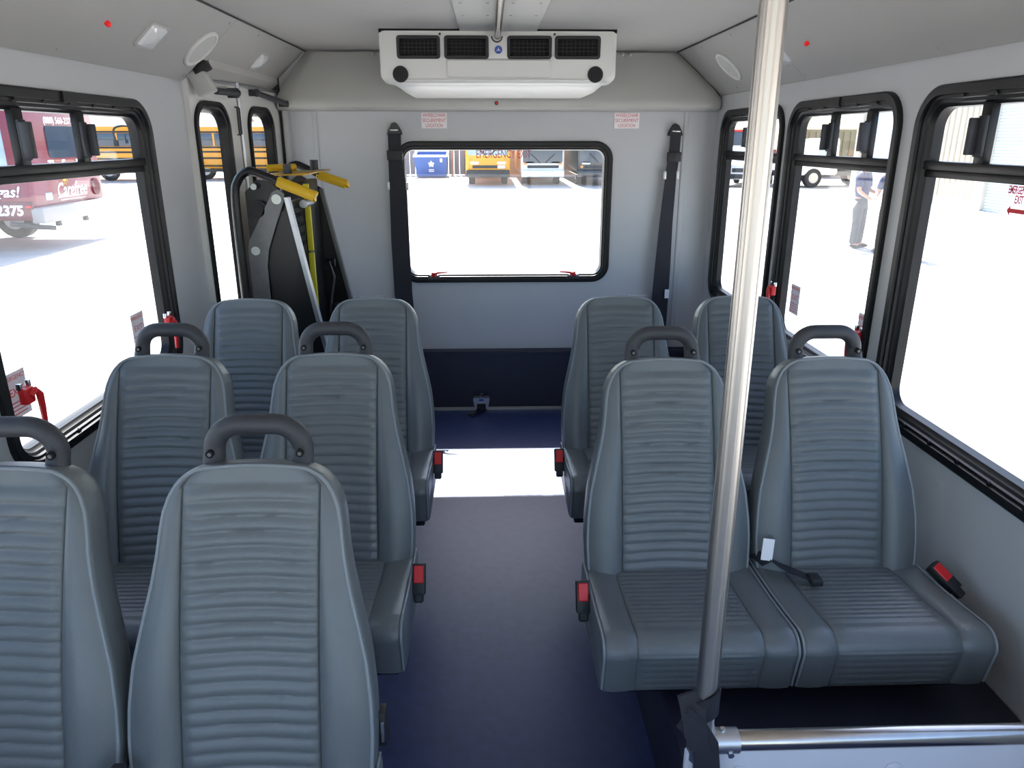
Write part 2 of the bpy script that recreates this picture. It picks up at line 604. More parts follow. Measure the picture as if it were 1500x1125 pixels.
# ------------------------------------------------------------------ windows
def window(n, fn, y0, y1, z0, z1, bar_z, mullions, handles, decal_u, r=0.11, tint='glass_side', flip=1):
    root = struct('window_%d' % n)
    prof = [(0.0, -0.001), (0.0, 0.012), (0.005, 0.016), (0.026, 0.016), (0.028, 0.008), (0.036, 0.008),
            (0.038, 0.0), (0.046, -0.004), (0.05, -0.012), (0.056, -0.016), (0.058, -0.044), (0.022, -0.044), (0.022, -0.001)]
    f = MB()
    f.ring([(inset(y0, y1, z0, z1, i, r), d) for i, d in prof], fn)
    # frame screws
    yy = y0 + 0.16
    while yy < y1 - 0.12:
        for zz in (z1 - 0.032, z0 + 0.032):
            f.cyl(fn(yy, zz, 0.006), fn(yy, zz, 0.013), 0.006, 10)
        yy += 0.13
    f.box(fn((y0 + y1) / 2 - 0.03, z1 - 0.03, 0.014), fn((y0 + y1) / 2 + 0.03, z1 - 0.001, 0.022))
    f.build('window_frame', M['frame'], root, ang=30)
    g = MB()
    g.prism(rrect(y0 + 0.054, y1 - 0.054, z0 + 0.054, bar_z, (0.06, 0.06, 0.004, 0.004)), fn, -0.034, -0.030)
    g.build('lower_pane', M[tint], root)
    ms = sorted(mullions)
    cuts = [y0 + 0.054] + ms + [y1 - 0.054]
    for i in range(len(cuts) - 1):
        g = MB()
        rr = (0.004, 0.004, 0.06 if i == len(cuts) - 2 else 0.004, 0.06 if i == 0 else 0.004)
        dd = -0.034 if i % 2 == 0 else -0.024
        g.prism(rrect(cuts[i], cuts[i + 1], bar_z, z1 - 0.054, rr), fn, dd, dd + 0.004)
        g.build('upper_pane', M[tint], root)
    g = MB()
    g.box(fn(y0 + 0.045, bar_z - 0.006, -0.04), fn(y1 - 0.045, bar_z + 0.018, -0.006), 0.003)
    g.box(fn(y0 + 0.045, bar_z - 0.026, -0.04), fn(y1 - 0.045, bar_z - 0.006, -0.012), 0.003)
    g.build('cross_bar', M['frame'], root)
    for k, m_ in enumerate(ms):
        g = MB()
        g.box(fn(m_ - 0.02, bar_z + 0.01, -0.03), fn(m_ + 0.02, z1 - 0.05, -0.008), 0.003)
        mu = g.build('sash_stile', M['frame'], root)
        sg = 1 if k == 0 else -1
        g = MB()
        zc = (bar_z + z1 - 0.05) / 2
        g.box(fn(m_ - 0.018, zc - 0.05, -0.01), fn(m_ + 0.014, zc + 0.05, 0.0), 0.002)
        g.box(fn(m_ - 0.02 - (0.0 if sg > 0 else -0.026), zc - 0.045, -0.002), fn(m_ + 0.002 + (0 if sg > 0 else 0.018), zc + 0.045, 0.022), 0.003)
        g.cyl(fn(m_ + 0.008, zc + 0.035, -0.002), fn(m_ + 0.008, zc + 0.035, 0.002), 0.004, 10)
        g.build('sash_latch', M['handle'], mu)
    for (hu, hz, sgn) in handles:
        g = MB()
        p = lambda a, c_, d: Vector(fn(hu + a * sgn, hz + c_, d))
        g.box(fn(hu - 0.018, hz - 0.012, 0.006), fn(hu + 0.018, hz + 0.03, 0.028), 0.004)
        g.tube([p(0, 0.01, 0.026), p(0.012, 0.02, 0.034), p(0.022, 0.006, 0.036), p(0.026, -0.03, 0.034), p(0.03, -0.09, 0.03)],
               [0.008, 0.009, 0.009, 0.008, 0.006], 10)
        h = g.build('release_handle', M['red'], root)
        h['label'] = 'red release handle'
        g = MB()
        g.box(fn(hu - 0.022, hz + 0.028, 0.008), fn(hu - 0.014, hz + 0.045, 0.02), 0.001)
        g.box(fn(hu + 0.014, hz + 0.028, 0.008), fn(hu + 0.022, hz + 0.045, 0.02), 0.001)
        g.build('handle_bracket', M['chrome'], h)
    for du, dz in decal_u:
        g = MB()
        g.box(fn(du - 0.045, dz - 0.06, -0.0296), fn(du + 0.045, dz + 0.06, -0.0290))
        d_ = g.build('exit_decal', M['decal'], root)
        d_['label'] = 'white paper exit decal'
        tf = lambda u, w, d: fn(du + u * flip, dz + w, -0.0290 + d)
        text_mesh('decal_lettering', 'EMERGENCY', 0.017, lambda u, w, d: tf(u, w + 0.045, d), M['redinkdeep'], d_, 0.0004)
        text_mesh('decal_lettering', 'EXIT', 0.03, lambda u, w, d: tf(u, w + 0.008, d), M['redinkdeep'], d_, 0.0004)
        g = MB()
        for zz in (-0.02, -0.03, -0.04, -0.05):
            a = Vector(tf(-0.035, zz, 0.0))
            c2 = Vector(tf(0.03, zz + 0.003, 0.0004))
            g.box([min(a[i], c2[i]) for i in range(3)], [max(a[i], c2[i]) for i in range(3)])
        g.build('decal_print', M['redink'], d_)
    return root


# right wall: u runs rearwards (+y); seen from inside, text reads towards -y
w1 = window(1, right_fn, *WIN_R[0], WZ0, WZ1, 1.452, [3.70], [], [], flip=-1)
w2 = window(2, right_fn, *WIN_R[1], WZ0, WZ1, 1.452, [2.53, 2.80], [(3.125, 0.90, -0.2), (2.345, 0.895, 1)], [(2.99, 0.895), (2.40, 0.905)], flip=-1)
w3 = window(3, right_fn, *WIN_R[2], WZ0, WZ1, 1.452, [1.48, 1.93], [], [], flip=-1)
w4 = window(4, left_fn, *WIN_L[0], LZ0, LZ1, 1.447, [2.04, 2.345], [(2.67, 0.885, 0.2), (1.80, 0.905, 1)], [(2.53, 0.90), (1.835, 0.905)], flip=1)
w5 = window(5, left_fn, *WIN_L[1], LZ0, LZ1, 1.447, [0.85, 1.3], [], [], flip=1)

# EMERGENCY EXIT lettering with its arrow on the near right window
dfn = lambda u, w, d: right_fn(1.80 - u, 1.39 + w, -0.0298 + d)
o = text_mesh('exit_lettering', 'EMERGENCY', 0.026, lambda u, w, d: dfn(u + 0.017, w + 0.022, d), M['redinkdeep'], w3, 0.0005, width=0.076, bold=0.0006)
o['label'] = 'red emergency exit lettering'
text_mesh('exit_lettering', 'EXIT', 0.026, lambda u, w, d: dfn(u + 0.022, w, d), M['redinkdeep'], w3, 0.0005, width=0.029, bold=0.0006)
b = MB()
b.prism([(-0.013, -0.026), (-0.002, -0.014), (-0.002, -0.021), (0.085, -0.021), (0.085, -0.031), (-0.002, -0.031), (-0.002, -0.038)],
        lambda u, w, d: dfn(u, w, d), 0, 0.0006)
b.build('exit_arrow', M['redinkdeep'], w3)

# rear window
w6 = struct('window_6')
prof = [(0.0, -0.001), (0.0, 0.014), (0.006, 0.018), (0.022, 0.018), (0.025, 0.010), (0.034, 0.010), (0.037, 0.002),
        (0.044, 0.0), (0.047, -0.02), (0.049, -0.044), (0.022, -0.044), (0.022, -0.001)]
b = MB()
b.ring([(inset(*RW, i, 0.095), d) for i, d in prof], rear_fn)
for xx in [RW[0] + 0.12 + 0.235 * i for i in range(5)]:
    b.cyl(rear_fn(xx, RW[3] - 0.029, 0.006), rear_fn(xx, RW[3] - 0.029, 0.013), 0.005, 10)
for zz in (0.92, 1.06, 1.2, 1.34):
    b.cyl(rear_fn(RW[1] - 0.029, zz, 0.006), rear_fn(RW[1] - 0.029, zz, 0.013), 0.005, 10)
b.build('window_frame', M['frame'], w6, ang=30)
b = MB()
b.prism(inset(*RW, 0.045, 0.095), rear_fn, -0.034, -0.030)
b.build('pane', M['glass_clear'], w6)
o = text_mesh('exit_lettering', 'EMERGENCY EXIT', 0.062, lambda u, w, d: rear_fn(u + 0.08, w + 1.448, -0.0298 + d), M['redink'], w6, 0.0005, width=0.30)
o['label'] = 'faint red emergency exit lettering'
for hx, sg in ((-0.32, 1), (0.475, -1)):
    b = MB()
    b.box(rear_fn(hx - 0.012, 0.785, 0.018), rear_fn(hx + 0.012, 0.812, 0.04), 0.004)
    b.tube([rear_fn(hx, 0.80, 0.038), rear_fn(hx + 0.03 * sg, 0.81, 0.046), rear_fn(hx + 0.08 * sg, 0.814, 0.046)], [0.008, 0.006, 0.004], 10)
    h = b.build('release_handle', M['red'], w6)
    b = MB()
    for q in (-0.026, 0.018):
        b.box(rear_fn(hx + q, 0.782, 0.017), rear_fn(hx + q + 0.01, 0.797, 0.03), 0.002)
    b.box(rear_fn(hx - 0.034, 0.780, 0.0175), rear_fn(hx + 0.034, 0.785, 0.024))
    b.build('handle_bracket', M['chrome'], h)

# ------------------------------------------------------------------ lift doors (rear end of the left wall)
DX0, DY0, DX1, DY1 = -1.166, 3.165, -1.105, YR
drz = math.atan2(-(DX1 - DX0), DY1 - DY0)


def door_fn(base):
    return lambda u, w, d: (d, u, w)


for n, (u0, u1, wu0, wu1) in ((1, (-0.04, 0.455, -0.012, 0.315)), (2, (0.461, 1.03, 0.565, 0.895))):
    root = struct('door_%d' % n, (DX0, DY0, 0), drz)
    fn = lambda u, w, d: (d, u, w)
    hole = rrect(wu0, wu1, 0.55, 1.665, (0.08, 0.08, 0.10, 0.10), 10)
    b = MB()
    b.holed(rrect(u0, u1, 0.02, 1.765, 0.008, 3), [hole], fn, 0, -0.04)
    b.build('door_leaf', M['door'], root, ang=20)
    b = MB()

    def di(i):
        return rrect(wu0 + i, wu1 - i, 0.55 + i, 1.665 - i, (0.08 - i * 0.5, 0.08 - i * 0.5, 0.10 - i * 0.7, 0.10 - i * 0.7), 10)
    b.ring([(di(-0.012), -0.001), (di(-0.012), 0.012), (di(0.004), 0.014), (di(0.008), 0.006), (di(0.018), 0.004), (di(0.026), -0.008),
            (di(0.034), -0.030), (di(0.0), -0.038), (di(0.0), -0.001)], fn)
    b.build('window_frame', M['frame'], root, ang=30)
    b = MB()
    b.prism(di(0.030), fn, -0.024, -0.02)
    b.build('pane', M['glass_side'], root)
    b = MB()
    if n == 1:
        b.tube([(0.045, 0.12, 1.715), (0.04, 0.36, 1.72)], 0.014, 12)
        b.ball((0.04, 0.36, 1.72), 0.018)
        b.box((0.0, 0.35, 1.70), (0.045, 0.375, 1.74), 0.003)
    else:
        b.tube([(0.035, 0.62, 1.735), (0.07, 0.95, 1.70)], 0.013, 12)
        b.ball((0.035, 0.62, 1.735), 0.018)
        b.box((0.0, 0.61, 1.72), (0.04, 0.635, 1.75), 0.003)
        b.box((0.03, 0.94, 1.685), (0.08, 0.975, 1.715), 0.003)
    b.build('door_stay', M['handle'], root)
    if n == 1:
        b = MB()
        b.tube([(0.006, 0.405, 1.665), (0.016, 0.405, 1.66), (0.016, 0.405, 1.55), (0.006, 0.405, 1.545)], 0.004, 8)
        b.tube([(0.006, 0.43, 1.665), (0.016, 0.43, 1.66), (0.016, 0.43, 1.55), (0.006, 0.43, 1.545)], 0.004, 8)
        b.build('door_latch', M['seam'], root)
        b = MB()
        b.tube([(0.008, 0.458, 0.02), (0.008, 0.458, 1.77)], 0.009, 10)
        b.build('edge_strip', M['alu'], root)
    b = MB()
    b.box((0.0, u0, 1.752), (0.008, u1, 1.768), 0.002)
    b.build('top_rail', M['alu'], root)
# black strip standing in for shade between lift doors and rear corner
b = MB()
b.box((-1.135, YR - 0.025, 0.0), (-1.098, YR - 0.005, 1.835))
tag(b.build('trim_9', M['black']), kind='structure')
# lintel over the doors
b = MB()
b.prism([(XL, ZW), (XL + 0.02, ZW + 0.0), (-1.10, 1.80), (-1.10, 1.83), (XL - 0.02, 1.83)], lambda u, w, d: (u, d, w), 3.2, YR)
tag(b.build('trim_10', M['ceil']), kind='structure')
# grey bracket hanging at the door jamb
t = thing('door_actuator', 'grey angled bracket box hanging above the lift door jamb', 'bracket', (-1.13, 3.16, 1.765))
b = MB()
m_ = Matrix.Rotation(math.radians(-25), 4, 'Y')
b.box((-0.035, -0.03, -0.075), (0.03, 0.03, 0.02), 0.006, 2, m_)
b.build('housing', M['header'], t)
b = MB()
b.box((-0.005, -0.031, 0.0), (0.055, 0.02, 0.035), 0.004, 2, m_)
b.build('mount', M['black'], t)


# ------------------------------------------------------------------ seats
def interp(x, tab):
    if x <= tab[0][0]:
        return tab[0][1]
    for (a, fa), (c, fc) in zip(tab, tab[1:]):
        if x <= c:
            k = (x - a) / (c - a)
            return fa + (fc - fa) * k
    return tab[-1][1]


HW = [(0.43, 0.206), (0.46, 0.210), (0.52, 0.213), (0.58, 0.211), (0.65, 0.203), (0.71, 0.189), (0.78, 0.172), (0.83, 0.163),
      (0.87, 0.159), (0.90, 0.154), (0.925, 0.145), (0.943, 0.134), (0.955, 0.122), (0.963, 0.110), (0.969, 0.095)]
ZB, ZT = 0.432, 0.969


def hw_s(z):
    return sum(interp(z + d, HW) for d in (-0.012, -0.006, 0, 0.006, 0.012)) / 5 if z < 0.9 else interp(z, HW)


def back_y(z):
    k = (z - 0.45) / 0.52
    return 0.185 * k - 0.016 * math.sin(PI * max(0, min(1, k))) - 0.004


PP = 0.122


def back_mesh():
    nrow = 156
    zs = [ZB + (ZT - ZB) * i / nrow for i in range(nrow + 1)]
    zs = [z for z in zs if z < 0.955] + [0.955, 0.958, 0.961, 0.964, 0.9665, 0.969]
    rows = []
    for z in zs:
        h = hw_s(z)
        p = min(PP, h - 0.012)
        xs = [-h + (h - p - 0.004) * q for q in (0, 0.06, 0.18, 0.36, 0.58, 0.8)] + [-p - 0.004, -p, -p + 0.004]
        xs += [-p + 0.004 + (2 * p - 0.008) * q / 12 for q in range(1, 12)]
        xs += [-x for x in xs[:9][::-1]]
        row = []
        for x in xs:
            ax = abs(x)
            d = 0.0
            if ax > p + 0.001:
                k = (ax - p) / max(1e-4, h - p)
                amp = 0.022 * min(1, max(0.15, (h - 0.12) / 0.09))
                d = amp * (math.sin(PI * k ** 0.8) ** 0.8 if 0 < k < 1 else 0) - 0.004 * k
            elif ax > p - 0.001:
                d = -0.0045
            else:
                d = -0.006 * (1 - (ax / p) ** 2) * 0.6
                if 0.445 < z < 0.942:
                    e = min(1, (p - ax) / 0.012)
                    arch = 0.006 * (1 - (ax / p) ** 2)
                    ph = (z - arch - 0.445) / 0.0246
                    d += 0.0055 * (abs(math.sin(PI * ph)) ** 0.55) * e
            d *= max(0, min(1, (ZT - z) / 0.025))
            lift = 0.007 * (1 - (x / h) ** 2) * max(0, (z - 0.94) / 0.029) if z > 0.94 else 0
            row.append(Vector((x, back_y(z) - d, z + lift)))
        rows.append(row)
    m = MB()
    vs = [[m.bm.verts.new(p) for p in r] for r in rows]
    nc = len(vs[0])
    for i in range(len(vs) - 1):
        for j in range(nc - 1):
            m.bm.faces.new((vs[i][j], vs[i][j + 1], vs[i + 1][j + 1], vs[i + 1][j]))
    loop = [vs[i][0] for i in range(len(vs))] + vs[-1][1:] + [vs[i][-1] for i in range(len(vs) - 2, -1, -1)] + vs[0][1:-1][::-1]
    base = [v.co.copy() for v in loop]
    n = len(base)
    nr = []
    for i in range(n):
        tt = base[(i + 2) % n] - base[i - 2]
        v = Vector((-tt.z, 0, tt.x))
        nr.append(v.normalized() if v.length > 1e-9 else Vector((0, 0, 1)))
    prev = loop
    for off, dep in ((0.003, 0.002), (0.005, 0.010), (0.0065, 0.028), (0.0065, 0.048), (0.002, 0.066), (-0.010, 0.078), (-0.03, 0.084)):
        cur = []
        for i in range(n):
            q = base[i] + nr[i] * off
            # the body rolls back towards the rear at the top
            cur.append(m.bm.verts.new((q.x, q.y + dep, q.z - 0.30 * dep * max(0, min(1, (base[i].z - 0.86) / 0.08)))))
        for i in range(n):
            j = (i + 1) % n
            m.bm.faces.new((prev[i], prev[j], cur[j], cur[i]))
        prev = cur
    m.bm.faces.new(prev)
    k = len(vs)
    edge = base[:k + nc - 1 + k - 1]
    return m, edge


def cushion_profile():
    pts = []
    for i in range(40):                       # top, rising slightly to the front edge
        k = i / 39
        pts.append((0.05 - 0.335 * k, 0.452 + 0.024 * k - 0.006 * math.sin(PI * k)))
    cy, cz, r = -0.288, 0.436, 0.040
    for i in range(1, 13):
        a = PI / 2 + (PI / 2 - 0.06) * i / 12
        pts.append((cy + r * math.cos(a) * 1.1, cz + r * math.sin(a)))
    y0, z0 = pts[-1]
    for i in range(1, 21):
        k = i / 20
        pts.append((y0 + 0.02 * k, z0 + (0.338 - z0) * k))
    pts += [(-0.300, 0.326), (-0.28, 0.322), (0.05, 0.33)]
    return pts


def cushion_mesh():
    prof = cushion_profile()
    ln = [0]
    for a, c in zip(prof, prof[1:]):
        ln.append(ln[-1] + math.hypot(c[0] - a[0], c[1] - a[1]))
    # dense resampling so that the ribs are smooth
    dense = []
    N = 190
    tot = ln[-4]
    for i in range(N + 1):
        s = tot * i / N
        k = max(j for j in range(len(ln)) if ln[j] <= s + 1e-9)
        k = min(k, len(prof) - 2)
        f = (s - ln[k]) / (ln[k + 1] - ln[k])
        dense.append((prof[k][0] + (prof[k + 1][0] - prof[k][0]) * f, prof[k][1] + (prof[k + 1][1] - prof[k][1]) * f, s))
    tail = [(y, z, None) for y, z in prof[-3:]]
    allp = dense + tail
    h, p = 0.222, 0.142
    xs = [-h, -h + 0.004, -h + 0.012, -h + 0.03, -h + 0.055, -p - 0.004, -p, -p + 0.004] + [-p + 0.004 + (2 * p - 0.008) * q / 10 for q in range(1, 10)]
    xs += [-x for x in xs[:8][::-1]]
    m = MB()
    vs = []
    ymid, zmid = -0.12, 0.40
    for idx, (y, z, s) in enumerate(allp):
        a = allp[max(0, idx - 1)]
        c = allp[min(len(allp) - 1, idx + 1)]
        t = Vector((c[0] - a[0], c[1] - a[1])).normalized()
        nrm = Vector((t.y, -t.x))             # outward
        if nrm.dot(Vector((y - ymid, z - zmid))) < 0:
            nrm = -nrm
        row = []
        for x in xs:
            ax = abs(x)
            e = h - ax
            d = -0.010 if e < 0.001 else (-0.004 if e < 0.006 else 0.0)
            if s is not None:
                if abs(ax - p) < 0.001:
                    d -= 0.0035
                elif ax < p:
                    ee = min(1, (p - ax) / 0.012)
                    front = s > 0.39
                    if 0.03 < s < 0.315 or 0.40 < s < tot - 0.006:
                        d += (0.0024 if not front else 0.0016) * (abs(math.sin(PI * s / 0.0195)) ** 0.55) * ee
                else:
                    d += 0.004 * math.sin(PI * min(1, (h - ax) / (h - p)))
            row.append(m.bm.verts.new((x, y + nrm.x * d, z + nrm.y * d)))
        vs.append(row)
    n, nc = len(vs), len(xs)
    for i in range(n):
        j = (i + 1) % n
        for q in range(nc - 1):
            m.bm.faces.new((vs[i][q], vs[i][q + 1], vs[j][q + 1], vs[j][q]))
    m.bm.faces.new([vs[i][0] for i in range(n)][::-1])
    m.bm.faces.new([vs[i][-1] for i in range(n)])
    edges = []
    for sx in (-1, 1):
        edges.append([Vector((sx * (h - 0.004), y, z)) for y, z, s in allp[:N + 1:4]])
    return m, edges


def seat_prototype():
    root = thing('passenger_seat', 'seat', 'bus seat')
    mb, edge = back_mesh()
    bk = mb.build('backrest', M['vinyl'], root, ang=60)
    pm = MB()
    pm.tube(edge[::2] if (len(edge) % 2) else edge[::2] + [edge[-1]], 0.0036, 8)
    pm.build('piping', M['piping'], bk)
    mb, edges = cushion_mesh()
    cu = mb.build('seat_cushion', M['vinyl'], root, ang=60)
    for e in edges:
        pm = MB()
        pm.tube(e, 0.0032, 8)
        pm.build('piping', M['piping'], cu)
    b = MB()
    b.box((-0.20, -0.26, 0.285), (0.20, 0.06, 0.325), 0.006)
    b.box((-0.19, 0.05, 0.285), (-0.165, 0.09, 0.50), 0.004)
    b.box((0.165, 0.05, 0.285), (0.19, 0.09, 0.50), 0.004)
    b.build('seat_frame', M['blackmetal'], root)
    return root


def grab_handle(root):
    yb = back_y(0.95) + 0.045
    zt0 = 0.945
    path, rad = [], []
    w, top, r = 0.081, 1.034, 0.050
    for i in range(5):
        path.append((-w, yb + 0.004 * i, zt0 + (top - r - zt0) * i / 4))
    for i in range(1, 10):
        a = PI - PI / 2 * i / 9
        path.append((-w + r + r * math.cos(a), yb + 0.018, top - r + r * math.sin(a)))
    path += [(x, yb + 0.018, top) for x in (-0.02, 0, 0.02)]
    for i in range(0, 10):
        a = PI / 2 - PI / 2 * i / 9
        path.append((w - r + r * math.cos(a), yb + 0.018, top - r + r * math.sin(a)))
    for i in range(3, -1, -1):
        path.append((w, yb + 0.004 * i, zt0 + (top - r - zt0) * i / 4))
    n = len(path)
    rad = [0.0192 + 0.0025 * max(0, 1 - min(i, n - 1 - i) / 4) for i in range(n)]
    b = MB()
    b.tube(path, rad, 16)
    h = b.build('grab_handle', M['handle'], root, ang=50)
    h['label'] = 'charcoal grab handle'
    for sx in (-1, 1):
        b = MB()
        yy = yb + 0.010 - 0.0200
        b.cyl((sx * w, yy - 0.002, 0.987), (sx * w, yy + 0.006, 0.987), 0.0072, 16)
        b.build('screw_recess', M['hole'], h)
        b = MB()
        b.cyl((sx * w, yy - 0.003, 0.987), (sx * w, yy + 0.004, 0.987), 0.0036, 12)
        b.build('screw', M['greysteel'], h)


def seat_leg(root, z0, offs):
    for ox in offs:
        b = MB()
        b.box((ox - 0.014, -0.12, z0 + 0.012), (ox + 0.014, -0.03, 0.29), 0.004)
        b.box((ox - 0.018, -0.18, z0), (ox + 0.018, 0.04, z0 + 0.014), 0.003)
        b.build('leg', M['black'], root)


def buckle(root, loc, rx=0.0, rz=0.0, ry=0.0):
    """black belt buckle with its red button, on the side of the cushion."""
    mtx = Matrix.Translation(loc) @ Matrix.Rotation(rz, 4, 'Z') @ Matrix.Rotation(ry, 4, 'Y') @ Matrix.Rotation(rx, 4, 'X')
    b = MB()
    b.box((-0.017, -0.013, -0.042), (0.017, 0.013, 0.038), 0.004, 2, mtx)
    b.box((-0.012, -0.009, -0.062), (0.012, 0.010, -0.03), 0.004, 1, mtx)
    k = b.build('belt_buckle', M['black'], root)
    k['label'] = 'black belt buckle with red button'
    b = MB()
    b.box((-0.0125, -0.017, -0.012), (0.0125, -0.011, 0.032), 0.002, 1, mtx)
    b.build('release_button', M['red'], k)


PITCH = 0.445
proto = seat_prototype()
seats = {}
# (key, x, y of the backrest foot, handle, wheel well, label)
ROWS = [
    ('FL_a', -0.430, 1.040, True, 0, 'grey ribbed seat in the foreground, nearest to the aisle, fully facing the viewer'),
    ('FL_w', -0.876, 1.040, True, 0, 'grey ribbed foreground seat cut off by the left picture edge'),
    ('ML_a', -0.430, 1.758, True, 0, 'grey seat with grab handle on the left of the aisle, behind the foreground seat'),
    ('ML_w', -0.876, 1.758, True, 0, 'grey seat with grab handle beside the left window with two red latches'),
    ('RL_a', -0.428, 2.490, False, 0, 'grey seat without handle just left of the sunlit floor, before the rear window'),
    ('RL_w', -0.876, 2.490, False, 0, 'grey seat without handle in front of the yellow-gripped wheelchair lift'),
    ('MR_a', 0.462, 1.682, True, 1, 'grey seat with grab handle right of the aisle, left of the steel pole'),
    ('MR_w', 0.909, 1.682, True, 1, 'grey seat with grab handle against the right wall, right of the steel pole'),
    ('RR_a', 0.478, 2.495, False, 0, 'grey seat without handle just right of the sunlit floor patch'),
    ('RR_w', 0.925, 2.495, False, 0, 'grey seat without handle in the right rear corner, partly behind the steel pole'),
]
for i, (key, x, y, hnd, well, lab) in enumerate(ROWS):
    o = copy_tree(proto)
    o.location = (x, y, 0)
    tag(o, lab, 'bus seat', 'grey passenger seats')
    if hnd:
        grab_handle(o)
    seat_leg(o, 0.24 if well else 0.0, (-0.15, -0.06) if x < 0 else (0.06, 0.15))
    seats[key] = o


def kill(o):
    for c in list(o.children):
        kill(c)
    bpy.data.objects.remove(o)


kill(proto)
buckle(seats['ML_a'], (0.238, -0.085, 0.445), rx=math.radians(-28))
b = MB()
b.box((0.208, 0.055, 0.46), (0.232, 0.085, 0.535), 0.004)
fa = b.build('belt_anchor', M['black'], seats['FL_a'])
b = MB()
b.box((0.222, 0.050, 0.475), (0.229, 0.056, 0.52), 0.001)
b.build('anchor_plate', M['chrome'], fa)
buckle(seats['RL_a'], (0.238, -0.085, 0.445), rx=math.radians(-28))
buckle(seats['RR_a'], (-0.238, -0.085, 0.445), rx=math.radians(-28))
buckle(seats['MR_a'], (-0.238, -0.10, 0.445), rx=math.radians(-28))
buckle(seats['MR_w'], (0.242, -0.075, 0.466), rx=math.radians(-52), ry=math.radians(-20), rz=math.radians(30))
# lap belt lying between the right-hand seats
b = MB()
pth = [(-0.215, 0.0, 0.475), (-0.20, -0.02, 0.50), (-0.185, -0.035, 0.492), (-0.16, -0.05, 0.483), (-0.125, -0.075, 0.480), (-0.10, -0.095, 0.476)]
lp = []
for i, p in enumerate(pth):
    w = 0.024
    lp.append([(p[0] - 0.3 * w, p[1] + w, p[2] + 0.002), (p[0] + 0.3 * w, p[1] - w, p[2] + 0.002), (p[0] + 0.3 * w, p[1] - w, p[2] - 0.002), (p[0] - 0.3 * w, p[1] + w, p[2] - 0.002)])
b.loft(lp)
lb = b.build('lap_belt', M['webbing'], seats['MR_w'])
lb['label'] = 'black lap belt with white tag'
b = MB()
b.box((-0.115, -0.115, 0.468), (-0.085, -0.075, 0.486), 0.004)
b.build('belt_tongue', M['black'], lb)
b = MB()
b.box((-0.018, -0.001, -0.028), (0.012, 0.001, 0.028), 0.0, 1, Matrix.Translation((-0.198, -0.03, 0.525)) @ Matrix.Rotation(0.15, 4, 'Y') @ Matrix.Rotation(-0.3, 4, 'X'))
b.build('belt_tag', M['paper'], lb)
# belt end lying between the two foreground seats
b = MB()
b.box((-0.225, -0.08, 0.45), (-0.20, -0.02, 0.515), 0.006)
fb = b.build('lap_belt', M['webbing'], seats['FL_a'])
b = MB()
b.box((-0.222, -0.085, 0.49), (-0.203, -0.081, 0.525))
b.build('belt_tag', M['paper'], fb)

# ------------------------------------------------------------------ air conditioner
ac = thing('air_conditioner', 'white ceiling air conditioner with four black vents above the rear window', 'air conditioner', (0.044, 3.4, ZC))


def ac_loop(x0, x1, z0, y, ztop=-0.008, rb=0.03, ty=0.0):
    pts = rrect(x0, x1, z0, ztop, (rb, rb, 0.012, 0.012), 5)
    return [(u, y + ty * (w - z0), w) for u, w in pts]


b = MB()
b.loft([ac_loop(-0.485, 0.485, -0.190, 0.000, rb=0.03), ac_loop(-0.497, 0.497, -0.203, 0.006, rb=0.036), ac_loop(-0.502, 0.502, -0.210, 0.020, rb=0.036),
        ac_loop(-0.500, 0.500, -0.214, 0.06, rb=0.036), ac_loop(-0.478, 0.478, -0.218, 0.068, rb=0.045), ac_loop(-0.450, 0.462, -0.232, 0.16, rb=0.04),
        ac_loop(-0.440, 0.455, -0.238, 0.24, rb=0.03), ac_loop(-0.440, 0.455, -0.238, 0.70, rb=0.03)])
body = b.build('housing', M['white'], ac, ang=40)
b = MB()
b.loft([[(u, 0.002, w) for u, w in rrect(-0.225, 0.228, -0.192, -0.112, 0.012, 4)],
        [(u, -0.010, w) for u, w in rrect(-0.215, 0.218, -0.186, -0.122, 0.012, 4)]])
b.build('front_moulding', M['white'], ac)
b = MB()
b.box((-0.43, -0.004, -0.203), (0.43, 0.006, -0.194), 0.003)
b.build('front_ledge', M['white'], ac)
for x0, x1 in ((-0.427, -0.245), (-0.228, -0.041), (0.037, 0.225), (0.238, 0.431)):
    b = MB()
    z0, z1 = -0.116, -0.026

    def vi(i):
        return rrect(x0 + i, x1 - i, z0 + i, z1 - i, max(0.004, 0.012 - i), 4)
    f3 = lambda u, w, d: (u, -d, w)
    b.ring([(vi(0), -0.002), (vi(0), 0.006), (vi(0.003), 0.009), (vi(0.012), 0.009), (vi(0.016), -0.0005), (vi(0.012), -0.002)], f3)
    v = b.build('vent', M['black'], ac)
    b = MB()
    b.prism(vi(0.012), f3, 0.0002, 0.001)
    b.build('vent_cavity', M['hole'], v)
    b = MB()
    for k in range(1, 9):
        xx = x0 + 0.016 + (x1 - x0 - 0.032) * k / 9
        b.box((xx - 0.0012, -0.004, z0 + 0.015), (xx + 0.0012, -0.001, z1 - 0.015))
    for k in range(1, 4):
        zz = z0 + 0.016 + (z1 - z0 - 0.032) * k / 4
        b.box((x0 + 0.015, -0.007, zz - 0.0012), (x1 - 0.015, -0.004, zz + 0.0012))
    b.build('louvre', M['black'], v)
for xx in (-0.415, 0.413):
    b = MB()
    b.cyl((xx, 0.004, -0.176), (xx, -0.006, -0.176), 0.033, 28)
    v = b.build('round_vent', M['black'], ac)
    b = MB()
    for k in range(-3, 4):
        hh = math.sqrt(0.028 ** 2 - (k * 0.008) ** 2)
        b.box((xx + k * 0.008 - 0.0012, -0.009, -0.176 - hh), (xx + k * 0.008 + 0.0012, -0.005, -0.176 + hh))
    b.build('louvre', M['hole'], v)
b = MB()
b.cyl((0.0, 0.003, -0.080), (0.0, -0.004, -0.080), 0.016, 24)
o = b.build('badge', M['blue'], ac)
o['label'] = 'round blue badge'
b = MB()
